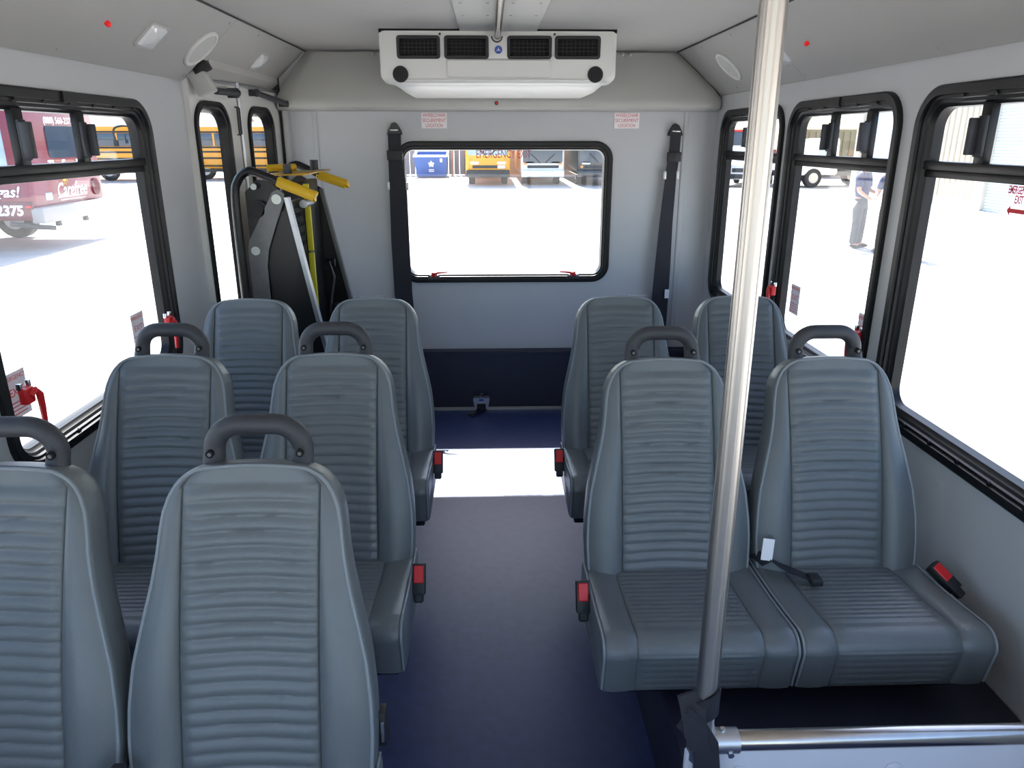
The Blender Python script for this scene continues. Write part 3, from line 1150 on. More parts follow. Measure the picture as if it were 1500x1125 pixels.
b.prism([(-0.010, -0.086), (-0.003, -0.079), (0, -0.071), (0.003, -0.079), (0.010, -0.086), (0.0, -0.083)], lambda u, w, d: (u, d, w), -0.0045, -0.0055)
b.build('badge_mark', M['white'], o)
b = MB()
b.box((-0.50, 0.004, -0.014), (-0.165, 0.05, 0.0))
b.build('gasket', M['hole'], ac)
b = MB()
b.box((0.165, 0.004, -0.014), (0.50, 0.05, 0.0))
b.build('gasket', M['hole'], ac)
for xx in (-0.245, 0.236):
    b = MB()
    b.cyl((xx, 0.002, -0.02), (xx, -0.004, -0.02), 0.005, 10)
    b.build('screw', M['seam'], ac)
b = MB()
b.tube([(-0.006 + 0.022 * math.cos(a), -0.001, -0.028 + 0.022 * math.sin(a)) for a in [PI + PI * i / 12 for i in range(13)]], 0.003, 8)
b.build('rail_notch', M['seam'], ac)

# overhead rail that runs into the air conditioner
t = thing('ceiling_grab_rail', 'thin steel overhead rail running to the white air conditioner', 'grab rail', (0.04, 2.0, 1.936))
b = MB()
b.tube([(0, -0.9, 0), (0, 1.385, 0)], 0.0145, 20)
b.ball((0, 1.385, 0), 0.0145)
b.build('rail', M['steel'], t)
b = MB()
b.box((-0.012, -0.85, 0.0), (0.012, -0.80, 0.0205), 0.002)
b.build('rail_bracket', M['steel'], t)


# ------------------------------------------------------------------ lamps, speakers, markers on the coves
def cove_thing(name, label, cat, side, y, z, group=None):
    fn, L = COVE[side]
    s = (z - ZW) / (ZC - ZW) * L
    base = Vector(fn(y, s, 0))
    o = thing(name, label, cat, base, 0, group)
    yj = 3.12 if side < 0 else 3.04
    off = 0.006 if y < yj else 0.0
    return o, (lambda a, c, d: Vector(fn(y + a, s + c, d + off)) - base)


for side, y, z, r, lab in ((-1, 3.035, 1.853, 0.082, 'round white ceiling speaker above the wheelchair lift doors'),
                           (1, 3.705, 1.850, 0.082, 'round white ceiling speaker left of the steel pole, right rear corner')):
    o, f = cove_thing('ceiling_speaker', lab, 'speaker', side, y, z, 'round ceiling speakers')
    b = MB()
    rings = []
    for rr, d in ((r, 0.0), (r, 0.006), (r - 0.004, 0.010), (r - 0.011, 0.010), (r - 0.014, 0.005), (r - 0.014, 0.0)):
        rings.append((circle(0, 0, rr, 40), d))
    b.ring(rings, f)
    b.build('rim', M['white'], o)
    b = MB()
    b.prism(circle(0, 0, r - 0.013, 40), f, 0.0, 0.005)
    b.build('grille', M['speaker'], o)
for side, y, z, lab in ((-1, 2.625, 1.847, 'square clear dome lamp on the left ceiling slope beside a round speaker'),
                        (-1, 3.735, 1.868, 'square clear dome lamp on the left slope above the lift doors'),
                        (1, 3.075, 1.842, 'square clear dome lamp on the right slope half hidden by the steel pole')):
    o, f = cove_thing('dome_lamp', lab, 'lamp', side, y, z, 'square dome lamps')
    b = MB()
    b.prism(rrect(-0.062, 0.062, -0.05, 0.05, 0.014, 4), f, 0.0, 0.005)
    b.build('lamp_base', M['header'], o)
    b = MB()
    b.loft([[f(u, w, 0.004) for u, w in rrect(-0.055, 0.055, -0.043, 0.043, 0.012, 4)],
            [f(u, w, 0.013) for u, w in rrect(-0.050, 0.050, -0.038, 0.038, 0.012, 4)],
            [f(u, w, 0.021) for u, w in rrect(-0.018, 0.018, -0.012, 0.012, 0.008, 4)]])
    b.build('lens', M['lens'], o)
for side, y, z, lab in ((-1, 2.335, 1.846, 'tiny red marker lamp on the left ceiling slope'),
                        (1, 2.79, 1.853, 'tiny red marker lamp on the ceiling slope right of the steel pole')):
    o, f = cove_thing('marker_lamp', lab, 'lamp', side, y, z, 'tiny red lamps')
    b = MB()
    b.cyl(f(0, 0, 0), f(0, 0, 0.008), 0.008, 14)
    b.ball(f(0, 0, 0.008), 0.007)
    b.build('lens', M['redlamp'], o)
o = thing('marker_lamp', 'small dark red button lamp on the header below the air conditioner', 'lamp', (0.042, 4.108, 1.705), 0, 'tiny red lamps')
b = MB()
b.cyl((0, 0.004, 0), (0, -0.006, 0), 0.010, 16)
b.build('bezel', M['seam'], o)
b = MB()
b.ball((0, -0.006, 0), 0.006)
b.build('lens', M['red'], o)

# ------------------------------------------------------------------ signs on the rear wall
for cx, lab in ((-0.292, 'white wheelchair securement sign above the left rear shoulder belt'),
                (0.746, 'white wheelchair securement sign right of the rear window, near the right belt')):
    b = MB()
    b.box((cx - 0.068, YR - 0.003, 1.582), (cx + 0.068, YR - 0.0002, 1.662), 0.0008, 1)
    s = tag(b.build('sign', M['paper']), lab, 'sign', 'wheelchair securement signs')
    for k, tx in enumerate(('WHEELCHAIR', 'SECUREMENT', 'LOCATION')):
        text_mesh('lettering', tx, 0.025, lambda u, w, d, k=k: (cx + u, YR - 0.003 - d, 1.648 - 0.026 * k + w), M['redink'], s, 0.0006,
                  width=(0.122, 0.126, 0.092)[k])


# ------------------------------------------------------------------ shoulder belts on the rear wall
def shoulder_belt(label, xa, za, path, wid):
    t = thing('shoulder_belt', label, 'seat belt', (xa, YR, za), 0, 'rear wall shoulder belts')
    b = MB()
    b.loft([[(u, -0.002, w) for u, w in [(-0.042, -0.035), (0.042, -0.035), (0.036, -0.012), (0.016, 0.022), (0, 0.03), (-0.016, 0.022), (-0.036, -0.012)]],
            [(u * 0.85, -0.032, w * 0.85) for u, w in [(-0.042, -0.035), (0.042, -0.035), (0.036, -0.012), (0.016, 0.022), (0, 0.03), (-0.016, 0.022), (-0.036, -0.012)]]])
    b.build('anchor_cover', M['blackmetal'], t)
    b = MB()
    b.box((-0.022, -0.036, -0.016), (0.022, -0.031, -0.008), 0.002)
    b.build('anchor_bar', M['chrome'], t)
    b = MB()
    lp = []
    for (px, py, pz), w in zip(path, wid):
        lp.append([(px - w, -py, pz), (px + w, -py, pz), (px + w, -py + 0.006, pz), (px - w, -py + 0.006, pz)])
    b.loft(lp)
    b.build('webbing', M['webbing'], t)
    b = MB()
    x2, z2 = path[2][0], path[2][2]
    b.box((x2 - wid[2] - 0.006, -path[2][1] - 0.012, z2 - 0.03), (x2 + wid[2] + 0.006, -path[2][1] + 0.008, z2 + 0.02), 0.003)
    b.build('height_slider', M['black'], t)
    b = MB()
    x3, z3 = path[3][0], path[3][2]
    for sx in (-1, 1):
        b = MB()
        b.box((x3 + sx * (wid[3] + 0.005) - 0.008, -path[3][1] - 0.008, z3 - 0.022), (x3 + sx * (wid[3] + 0.005) + 0.008, -path[3][1] + 0.01, z3 + 0.022), 0.004)
        b.build('belt_fitting', M['bolt'], t)
    return t


sb = shoulder_belt('black shoulder belt hanging left of the rear window', -0.506, 1.585,
                   [(0, 0.03, -0.03), (0.0, 0.032, -0.10), (0.0, 0.036, -0.135), (0.008, 0.04, -0.30), (0.008, 0.044, -0.6), (0.012, 0.045, -0.9), (0.03, 0.045, -1.2)],
                   [0.034, 0.034, 0.036, 0.046, 0.05, 0.05, 0.05])
sb2 = shoulder_belt('black shoulder belt hanging right of the rear window', 1.012, 1.58,
                    [(0, 0.03, -0.03), (-0.002, 0.032, -0.10), (-0.005, 0.036, -0.14), (-0.016, 0.045, -0.24), (-0.03, 0.06, -0.5), (-0.036, 0.07, -0.75), (-0.045, 0.07, -1.2)],
                    [0.028, 0.028, 0.031, 0.030, 0.036, 0.044, 0.05])
b = MB()
b.box((-0.035, -0.085, -0.915), (-0.011, -0.082, -0.865), 0, 1, Matrix.Rotation(-0.02, 4, 'Y'))
b.build('belt_tag', M['paper'], sb2)
# small plastic covers low on the rear wall
for cx, lab in ((-0.68, 'low grey plate on the rear wall behind the left rear seats'), (0.86, 'low grey plate on the rear wall behind the right rear seats')):
    b = MB()
    b.box((cx - 0.07, YR - 0.012, 0.60), (cx + 0.07, YR, 0.675), 0.004)
    b.box((cx - 0.066, YR - 0.016, 0.655), (cx + 0.066, YR - 0.01, 0.67), 0.002)
    tag(b.build('cover_plate', M['wall']), lab, 'plate', 'low wall plates')

# ------------------------------------------------------------------ floor track with tie-down
t = thing('floor_track', 'pale metal wheelchair track across the floor under the black kick panel', 'floor track', (0, 4.135, 0))
b = MB()
b.box((XL + 0.3, -0.018, 0), (XR - 0.02, -0.010, 0.010), 0.001, 1)
b.box((XL + 0.3, 0.010, 0), (XR - 0.02, 0.018, 0.010), 0.001, 1)
b.box((XL + 0.3, -0.012, 0), (XR - 0.02, 0.012, 0.003))
b.build('rail', M['alu'], t)
b = MB()
for k in range(78):
    xx = XL + 0.34 + k * 0.026
    b.cyl((xx, 0, 0.0031), (xx, 0, 0.0036), 0.008, 8)
b.build('slots', M['hole'], t)
t = thing('tie_down', 'silver and blue wheelchair tie-down clipped to the floor track', 'tie-down', (-0.058, 4.10, 0.0))
b = MB()
b.prism([(-0.046, 0.075), (-0.048, 0.088), (-0.040, 0.098), (0.040, 0.098), (0.048, 0.088), (0.046, 0.075), (0.038, 0.03), (0.026, 0.03), (0.026, 0.062), (-0.026, 0.062), (-0.026, 0.03), (-0.038, 0.03)],
        lambda u, w, d: (u, d, w), -0.04, 0.0)
b.build('cover', M['alu'], t)
b = MB()
b.box((-0.014, -0.043, 0.079), (0.014, -0.039, 0.091), 0.002)
b.build('release_tab', M['blue'], t)
b = MB()
b.cyl((0.0, -0.03, 0.04), (0.0, 0.0, 0.04), 0.028, 20)
b.box((-0.03, -0.035, 0.012), (0.03, 0.02, 0.035), 0.004)
b.build('reel', M['black'], t)
b = MB()
lp = []
for p in [(-0.005, -0.03, 0.03), (-0.02, -0.06, 0.012), (-0.05, -0.085, 0.006), (-0.075, -0.07, 0.006)]:
    lp.append([(p[0], p[1] - 0.016, p[2]), (p[0], p[1] + 0.016, p[2]), (p[0], p[1] + 0.016, p[2] + 0.003), (p[0], p[1] - 0.016, p[2] + 0.003)])
b.loft(lp)
b.build('strap', M['webbing'], t)
b = MB()
b.tube([(0.0, -0.01, 0.098), (-0.008, -0.012, 0.112), (0.0, -0.014, 0.118), (0.008, -0.012, 0.112)], 0.003, 8)
b.build('hook', M['steel'], t)

# ------------------------------------------------------------------ wheelchair lift
lift = thing('wheelchair_lift', 'folded black wheelchair lift with yellow grips inside the left rear doors', 'wheelchair lift', (-0.95, 3.6, 0))
lx, ly = -0.95, 3.6


def P(x, y, z):
    return (x - lx, y - ly, z)


def smooth_path(pts, n=6):
    pts = [Vector(p) for p in pts]
    out = []
    for i in range(len(pts) - 1):
        p0, p1, p2, p3 = pts[max(0, i - 1)], pts[i], pts[i + 1], pts[min(len(pts) - 1, i + 2)]
        for k in range(n):
            t_ = k / n
            out.append(0.5 * ((2 * p1) + (-p0 + p2) * t_ + (2 * p0 - 5 * p1 + 4 * p2 - p3) * t_ ** 2 + (-p0 + 3 * p1 - 3 * p2 + p3) * t_ ** 3))
    out.append(pts[-1])
    return out


def plate(pts, y0, y1, name, m, parent=lift, bev=0.0):
    q = MB()
    q.prism(pts, lambda u, w, d: P(u, d, w), y0, y1)
    if bev:
        bmesh.ops.bevel(q.bm, geom=q.bm.edges[:], offset=bev, segments=2, affect='EDGES')
    return q.build(name, m, parent)


# near arm
b = MB()
b.tube(smooth_path([P(-1.085, 3.27, 0.02), P(-1.085, 3.27, 0.9), P(-1.082, 3.27, 1.27), P(-1.062, 3.27, 1.36), P(-1.018, 3.27, 1.398), P(-0.972, 3.27, 1.390), P(-0.89, 3.27, 1.355)]), 0.018, 14)
h = b.build('handrail', M['blackmetal'], lift)
b = MB()
b.tube(smooth_path([P(-0.895, 3.27, 1.357), P(-0.88, 3.27, 1.351), P(-0.755, 3.27, 1.300), P(-0.742, 3.27, 1.294)], 4), [0.022] * 4 + [0.0235] * 8 + [0.019], 16)
g = b.build('grip', M['yellow'], h)
g['label'] = 'yellow rubber grip'
plate([(-1.062, 0.1), (-1.055, 1.31), (-1.0, 1.365), (-0.95, 1.355), (-0.875, 1.29), (-0.885, 1.1), (-0.98, 0.9), (-0.98, 0.1)], 3.325, 3.335, 'side_plate', M['blackmetal'])
lev = plate([(-0.952, 1.275), (-0.935, 1.31), (-0.905, 1.325), (-0.880, 1.305), (-0.885, 1.275), (-0.945, 1.13), (-0.972, 1.07), (-0.985, 1.0), (-0.985, 0.1), (-1.055, 0.1), (-1.06, 1.04), (-1.055, 1.10)],
            3.295, 3.308, 'lever_arm', M['greysteel'], bev=0.003)
lev['label'] = 'grey steel lever arm'
for bx, bz, br in ((-0.913, 1.283, 0.021), (-1.025, 1.063, 0.019), (-1.005, 1.335, 0.013)):
    b = MB()
    b.cyl(P(bx, 3.295, bz), P(bx, 3.286, bz), br, 20)
    b.cyl(P(bx, 3.287, bz), P(bx, 3.283, bz), br * 0.35, 12)
    b.build('pivot_bolt', M['bolt'], lev)
plate([(-0.985, 0.1), (-0.984, 1.03), (-0.955, 1.10), (-0.905, 1.23), (-0.86, 1.235), (-0.79, 0.80), (-0.70, 0.1)], 3.312, 3.324, 'side_cover', M['blackmetal'])
b = MB()
for q0, q1 in (((-0.873, 1.29), (-0.787, 0.79)), ((-0.787, 0.79), (-0.70, 0.30))):
    b.loft([[P(x + a, y, z) for a, y in ((-0.009, 3.29), (0.009, 3.29), (0.009, 3.33), (-0.009, 3.33))] for x, z in (q0, q1)])
o = b.build('edge_bar', M['alu'], lift)
o['label'] = 'bright steel edge bar'
b = MB()
b.cyl(P(-1.0, 3.30, 1.235), P(-1.0, 3.50, 1.235), 0.042, 22)
b.cyl(P(-1.0, 3.30, 1.235), P(-1.0, 3.295, 1.235), 0.03, 20)
b.build('motor', M['black'], lift)
b = MB()
b.cyl(P(-0.90, 3.40, 1.24), P(-0.90, 3.62, 1.24), 0.022, 16)
b.cyl(P(-0.84, 3.45, 1.25), P(-0.84, 3.60, 1.25), 0.018, 16)
b.build('hydraulic_cylinder', M['alu'], lift)
# far arm
b = MB()
b.tube(smooth_path([P(-1.06, 3.95, 0.02), P(-1.06, 3.95, 0.9), P(-1.055, 3.95, 1.28), P(-1.035, 3.95, 1.37), P(-0.99, 3.95, 1.405), P(-0.945, 3.95, 1.393), P(-0.86, 3.95, 1.351)]), 0.018, 14)
h = b.build('handrail', M['blackmetal'], lift)
b = MB()
b.tube(smooth_path([P(-0.868, 3.95, 1.353), P(-0.855, 3.95, 1.348), P(-0.748, 3.95, 1.312), P(-0.735, 3.95, 1.307)], 4), [0.022] * 4 + [0.0235] * 8 + [0.019], 16)
b.build('grip', M['yellow'], h)
plate([(-1.04, 0.1), (-1.04, 1.30), (-0.96, 1.36), (-0.85, 1.29), (-0.735, 0.70), (-0.63, 0.1)], 3.90, 3.912, 'side_plate', M['blackmetal'])
b = MB()
for q0, q1 in (((-0.853, 1.29), (-0.737, 0.70)), ((-0.737, 0.70), (-0.64, 0.2))):
    b.loft([[P(x + a, y, z) for a, y in ((-0.008, 3.885), (0.008, 3.885), (0.008, 3.92), (-0.008, 3.92))] for x, z in (q0, q1)])
b.build('edge_bar', M['greysteel'], lift)
# folded platform with perforations and its yellow safety strip
b = MB()
b.box(P(-0.905, 3.36, 0.12), P(-0.875, 3.60, 1.26), 0.004)
b.box(P(-0.90, 3.62, 0.12), P(-0.865, 3.88, 1.34), 0.004)
pf = b.build('platform', M['blackmetal'], lift)
b = MB()
b.holed([(3.37, 0.70), (3.58, 0.70), (3.58, 1.235), (3.37, 1.235)],
        [circle(3.40 + 0.036 * j, 1.20 - 0.045 * k, 0.011, 8) for k in range(11) for j in range(5)], lambda u, w, d: P(d, u, w), -0.8745, -0.870)
b.build('mesh_panel', M['hole'], pf)
b = MB()
b.box(P(-0.8752, 3.37, 0.70), P(-0.8744, 3.58, 1.235))  # grey sheet standing in for light showing through the holes
b.build('mesh_light_sheet', M['greysteel'], pf)
b = MB()
b.box(P(-0.868, 3.585, 1.02), P(-0.842, 3.60, 1.33), 0.002)
b.box(P(-0.868, 3.585, 0.30), P(-0.842, 3.60, 1.012), 0.002)
o = b.build('safety_strip', M['yellowtape'], pf)
o['label'] = 'yellow safety strip'
b = MB()
b.box(P(-1.0, 3.46, 1.372), P(-0.83, 3.88, 1.38), 0.002)
b.box(P(-0.86, 3.44, 1.378), P(-0.80, 3.9, 1.384), 0.001)
b.build('top_plate', M['bronze'], lift)
b = MB()
b.tube([P(-1.03, 3.62, 1.40), P(-0.93, 3.72, 1.40)], 0.016, 12)
b.build('stop_bar', M['yellow'], lift)
b = MB()
b.cyl(P(-0.91, 3.5, 1.38), P(-0.91, 3.5, 1.42), 0.018, 14)
b.build('knob', M['handle'], lift)
b = MB()
b.cyl(P(-0.87, 3.86, 1.38), P(-0.87, 3.86, 1.43), 0.02, 14)
b.build('knob', M['handle'], lift)
b = MB()
b.box(P(-0.80, 3.66, 0.30), P(-0.76, 3.72, 0.74), 0.006)
b.tube([P(-0.80, 3.7, 0.95), P(-0.77, 3.66, 0.88), P(-0.80, 3.64, 0.70)], 0.008, 8)
b.cyl(P(-0.83, 3.80, 0.93), P(-0.79, 3.80, 0.93), 0.02, 14)
b.build('toggle_arm', M['blackmetal'], lift)
b = MB()
b.box(P(-1.09, 3.25, 0.0), P(-0.70, 3.93, 0.03), 0.004)
b.build('base_plate', M['blackmetal'], lift)

# ------------------------------------------------------------------ pole, strap, modesty panel
PX, PY = 0.388, 1.10
t = thing('grab_pole', 'brushed stainless steel pole standing in front of the right-hand seats', 'grab pole', (PX, PY, 0))
b = MB()
b.tube([(0.004, 0, 0.0), (-0.002, 0, ZC)], 0.0195, 32)
b.build('pole', M['pole'], t)
b = MB()
b.cyl((0.004, 0, 0.0), (0.004, 0, 0.012), 0.045, 28)
b.cyl((-0.002, 0, ZC - 0.012), (-0.002, 0, ZC), 0.04, 28)
b.build('flange', M['steel'], t)

t = thing('modesty_panel', 'pale grey low partition with round buttons and steel top rail beside the pole', 'partition', (PX, PY, 0))
ZR = 0.452
b = MB()
b.tube([(0.03, 0, ZR), (XR - PX - 0.003, 0, ZR)], 0.0195, 28)
b.build('top_rail', M['steel'], t)
b = MB()
b.cyl((-0.0, -0.028, ZR), (-0.0, 0.028, ZR), 0.0245, 24)
b.tube([(0.012, 0, ZR), (0.07, 0, ZR)], 0.0235, 28)
b.cyl((0, 0, ZR - 0.035), (0, 0, ZR + 0.035), 0.0245, 28)
cl = b.build('tee_clamp', M['alu'], t)
b = MB()
b.cyl((0.052, -0.026, ZR - 0.012), (0.052, -0.018, ZR - 0.012), 0.006, 12)
b.cyl((0.04, 0.0, ZR + 0.022), (0.04, 0.0, ZR + 0.029), 0.005, 12)
b.build('clamp_bolt', M['chrome'], cl)
b = MB()
b.box((-0.028, -0.010, 0.06), (XR - PX - 0.004, 0.006, ZR - 0.018), 0.004)
b.build('panel', M['offwhite'], t)
b = MB()
for xx in (0.075, 0.375, 0.67):
    for zz in (0.385, 0.12):
        b.ball((xx, -0.010, zz), 0.016, (1, 0.35, 1), 16, 8)
        b.cyl((xx, -0.009, zz), (xx, -0.0125, zz), 0.017, 20)
b.build('button', M['offwhite'], t)
t = thing('tie_strap', 'black webbing strap knotted round the steel pole above the partition', 'strap', (PX, PY, 0.5))
b = MB()


def ribbon(pts, w, th=0.003):
    """flat webbing through points (x, y, z, tilt)."""
    lp_ = []
    for (x, y, z, ax, az) in pts:
        d_ = Vector((ax, 0, az)).normalized() * w
        lp_.append([(x - d_.x, y - th, z - d_.z), (x + d_.x, y - th, z + d_.z), (x + d_.x, y + th, z + d_.z), (x - d_.x, y + th, z - d_.z)])
    b.loft(lp_)


lp2 = []
for k in range(25):
    a = 2 * PI * k / 24
    r_ = 0.0235
    zc_ = 0.035 + 0.018 * math.cos(a + 0.6)
    lp2.append([(r_ * math.cos(a), r_ * math.sin(a), zc_ - 0.026), ((r_ + 0.004) * math.cos(a), (r_ + 0.004) * math.sin(a), zc_ - 0.026),
                ((r_ + 0.004) * math.cos(a), (r_ + 0.004) * math.sin(a), zc_ + 0.026), (r_ * math.cos(a), r_ * math.sin(a), zc_ + 0.026)])
b.loft(lp2, False, False)
ribbon([(-0.045, -0.028, 0.035, 0.5, 1), (-0.02, -0.032, 0.01, 0.6, 1), (0.0, -0.033, -0.03, 1, 0.5), (0.008, -0.034, -0.10, 1, 0.1), (0.008, -0.034, -0.30, 1, 0)], 0.024)
ribbon([(-0.03, 0.0, 0.065, 1, 0.4), (-0.028, -0.028, 0.045, 1, 0.2), (-0.022, -0.036, 0.0, 1, -0.1), (-0.012, -0.038, -0.035, 1, -0.3)], 0.022)
b.build('webbing', M['webbing'], t)


# ------------------------------------------------------------------ outside: the lot
b = MB()
b.box((-90, -40, GZ - 0.3), (90, 120, GZ))
tag(b.build('ground', M['concrete']), kind='structure')


def wheel(root, x, y, z, r, w, axis='x'):
    b = MB()
    d = Vector((w / 2, 0, 0)) if axis == 'x' else Vector((0, w / 2, 0))
    c = Vector((x, y, z))
    b.tube([c - d, c - d * 0.8, c + d * 0.8, c + d], [r * 0.93, r, r, r * 0.93], 24)
    wh = b.build('wheel', M['tyre'], root)
    b = MB()
    b.tube([c - d * 1.03, c + d * 1.03], r * 0.55, 18)
    b.build('hub', M['wheelhub'], wh)


# maroon shuttle bus, seen past the left window: local x=0 is its rear face, y=0 the side towards us
bus = thing('shuttle_bus', 'maroon shuttle bus with white lettering parked outside the left window', 'bus', (-8.75, 14.85, GZ))
b = MB()
b.box((-7.2, 0.0, 0.66), (0.0, 2.75, 3.0), 0.10, 3)
b.build('body', M['maroon'], bus)
b = MB()
b.box((-7.2, -0.015, 0.62), (-0.02, 0.02, 0.98), 0.01)
b.build('side_skirt', M['maroon_d'], bus)
b = MB()
b.box((-6.6, -0.012, 1.40), (-0.35, 0.02, 2.42), 0.02)
b.build('side_window', M['paleglass'], bus)
b = MB()
for xx in (-1.6, -2.9, -4.2, -5.5):
    b.box((xx - 0.04, -0.02, 1.38), (xx + 0.04, 0.0, 2.44))
b.build('window_post', M['maroon_d'], bus)
b = MB()
b.prism(rrect(0.80, 1.90, 1.76, 2.37, 0.08, 6), lambda u, w, d: (d, u, w), -0.01, 0.02)
b.build('rear_window', M['carglass'], bus)
b = MB()
b.box((-0.10, -0.02, 0.56), (0.16, 2.80, 0.86), 0.04, 2)
b.build('rear_bumper', M['bumper'], bus)
b = MB()
b.tube([(-0.5, -0.02, 0.56), (0.0, 0.0, 0.50), (0.25, 0.15, 0.47)], 0.05, 10)
b.build('exhaust_pipe', M['seam'], bus)
for yy in (0.55, 1.6):
    b = MB()
    b.box((0.02, yy, 0.46), (0.1, yy + 0.1, 0.56))
    b.build('tow_hook', M['seam'], bus)
for xx in (-1.9, -5.8):
    for yy in (0.25, 2.5):
        wheel(bus, xx, yy, 0.42, 0.42, 0.3, 'y')
fx = lambda u, w, d: (0.002 + d, u, w)
fy = lambda u, w, d: (u, -0.017 - d, w)
WT = M['paper']
text_mesh('lettering', '(888) 560-2375', 0.17, lambda u, w, d: fx(u + 1.36, w + 2.47, d), WT, bus, 0.004, width=1.08, bold=0.004)
text_mesh('lettering', 'The Easy Ride', 0.30, lambda u, w, d: fx(u + 1.45, w + 1.60, d), WT, bus, 0.004, width=1.5, shear=0.2, bold=0.008)
text_mesh('lettering', 'Carefree', 0.40, lambda u, w, d: fx(u + 1.42, w + 1.12, d), WT, bus, 0.004, width=1.15, shear=0.35, bold=0.006)
b = MB()
b.box((0.002, 0.85, 0.985), (0.006, 1.98, 1.0))
b.box((0.002, 0.95, 0.93), (0.006, 1.9, 0.945))
b.build('logo_line', WT, bus)
b = MB()
b.prism(circle(1.20, 1.36, 0.07, 16), fx, 0, 0.004)
for k in range(10):
    a = 2 * PI * k / 10
    q = [(1.20 + 0.09 * math.cos(a - 0.12), 1.36 + 0.09 * math.sin(a - 0.12)), (1.20 + 0.15 * math.cos(a), 1.36 + 0.15 * math.sin(a)), (1.20 + 0.09 * math.cos(a + 0.12), 1.36 + 0.09 * math.sin(a + 0.12))]
    b.prism(q, fx, 0, 0.004)
b.build('sun_logo', M['yellow'], bus)
b = MB()
b.box((0.002, 0.42, 0.97), (0.008, 0.66, 1.11))
b.build('blue_sticker', M['paleglass'], bus)
b = MB()
b.prism(rrect(2.25, 2.55, 0.95, 1.30, 0.14, 6), fx, 0, 0.02)
b.build('tail_lamp', M['maroon_d'], bus)
text_mesh('lettering', 'Las Vegas!', 0.28, lambda u, w, d: fy(u - 0.24, w + 1.15, d), WT, bus, 0.004, align='RIGHT', shear=0.3, bold=0.006)
text_mesh('lettering', '(888) 560-2375', 0.26, lambda u, w, d: fy(u - 0.22, w + 0.80, d), WT, bus, 0.004, align='RIGHT', shear=0.1, bold=0.01)
b = MB()
b.box((-0.16, -0.03, 0.86), (-0.06, -0.01, 0.90))
b.build('side_marker', M['red'], bus)


# school buses standing side-on
def school_bus(label, x0, x1, y, front_right):
    r = thing('school_bus', label, 'bus', ((x0 + x1) / 2, y, GZ), 0, 'yellow school buses at the far left')
    L = (x1 - x0) / 2
    b = MB()
    b.box((-L, 0, 0.55), (L, 2.4, 2.95), 0.14, 3)
    b.build('body', M['busyellow'], r)
    b = MB()
    b.box((-L + 0.1, -0.01, 2.72), (L - 0.1, 0.05, 2.98), 0.02)
    b.build('roof_edge', M['buswhite'], r)
    n = 9
    for k in range(n):
        a = -L + 0.5 + k * (2 * L - 1.0) / n
        b = MB()
        b.box((a + 0.05, -0.02, 1.75), (a + (2 * L - 1.0) / n - 0.05, 0.02, 2.4), 0.02)
        b.build('window', M['carglass'], r)
    for zz in (0.72, 1.12, 1.45, 1.68, 2.46):
        b = MB()
        b.box((-L + 0.05, -0.03, zz - 0.045), (L - 0.05, 0.0, zz + 0.045))
        b.build('rub_rail', M['black'], r)
    b = MB()
    b.box((-L, -0.01, 0.40), (L, 0.3, 0.56))
    b.build('skirt', M['seam'], r)
    for xx in (-L + 1.8, L - 2.2):
        wheel(r, xx, 0.2, 0.5, 0.5, 0.3, 'y')
    sx = 1 if front_right else -1
    b = MB()
    b.tube(smooth_path([(sx * (L - 0.3), -0.1, 2.7), (sx * (L - 0.9), -0.5, 2.75), (sx * (L - 1.3), -0.6, 2.55), (sx * (L - 1.25), -0.6, 1.9)]), 0.05, 8)
    b.box((sx * (L - 1.25) - 0.12, -0.68, 1.75), (sx * (L - 1.25) + 0.12, -0.58, 2.05), 0.03)
    b.build('mirror', M['black'], r)
    return r


school_bus('yellow school bus side seen through the far left lift-door windows', -17.3, -7.6, 42.5, False)
school_bus('yellow school bus with black mirror arm seen in the left window corner', -28.0, -17.9, 41.2, True)


# vehicles facing us beyond the rear window
def flat_bus(label, x0, x1, y, paint, win, bump, lamp_side, win_z0, extra=None):
    r = thing('parked_bus', label, 'bus', ((x0 + x1) / 2, y, GZ))
    W = (x1 - x0) / 2
    b = MB()
    b.box((-W, 0, 0.45), (W, 9, 3.1), 0.16, 3)
    b.build('body', paint, r)
    b = MB()
    b.prism(rrect(-W + 0.1, W - 0.1, win_z0, 2.7, 0.10, 5), lambda u, w, d: (u, d, w), -0.03, 0.02)
    ws = b.build('windscreen', win, r)
    b = MB()
    for sx in (-1, 1):
        b.tube([(sx * 0.12, -0.05, win_z0 + 0.02), (sx * 0.55, -0.05, win_z0 + 0.42)], 0.02, 6)
    b.build('wiper', M['black'], ws)
    b = MB()
    b.box((-W + 0.02, -0.22, 0.40), (W - 0.02, 0.1, 0.72), 0.05)
    b.build('bumper', bump, r)
    for sx in (-1, 1):
        b = MB()
        b.prism(rrect(sx * (W - 0.42) - 0.2, sx * (W - 0.42) + 0.2, 0.98, 1.10, 0.05, 4), lambda u, w, d: (u, d, w), -0.03, 0.02)
        b.build('headlight', M['headlamp'], r)
        b = MB()
        b.cyl((sx * (W - 0.22), -0.03, win_z0 - 0.18), (sx * (W - 0.22), 0.02, win_z0 - 0.18), 0.06, 14)
        b.build('indicator_lamp', lamp_side, r)
        b = MB()
        b.tube([(sx * W * 0.95, 0.0, 2.0), (sx * (W + 0.12), -0.15, 2.0)], 0.03, 8)
        b.box((sx * (W + 0.12) - 0.07, -0.2, 1.62), (sx * (W + 0.12) + 0.07, -0.12, 2.0), 0.03)
        b.build('mirror', M['black'], r)
        wheel(r, sx * (W - 0.25), 1.6, 0.45, 0.45, 0.3, 'x')
    b = MB()
    b.box((-W * 0.7, -0.03, 0.80), (W * 0.75, 0.02, 0.93), 0.02)
    b.build('grille', M['seam'], r)
    return r


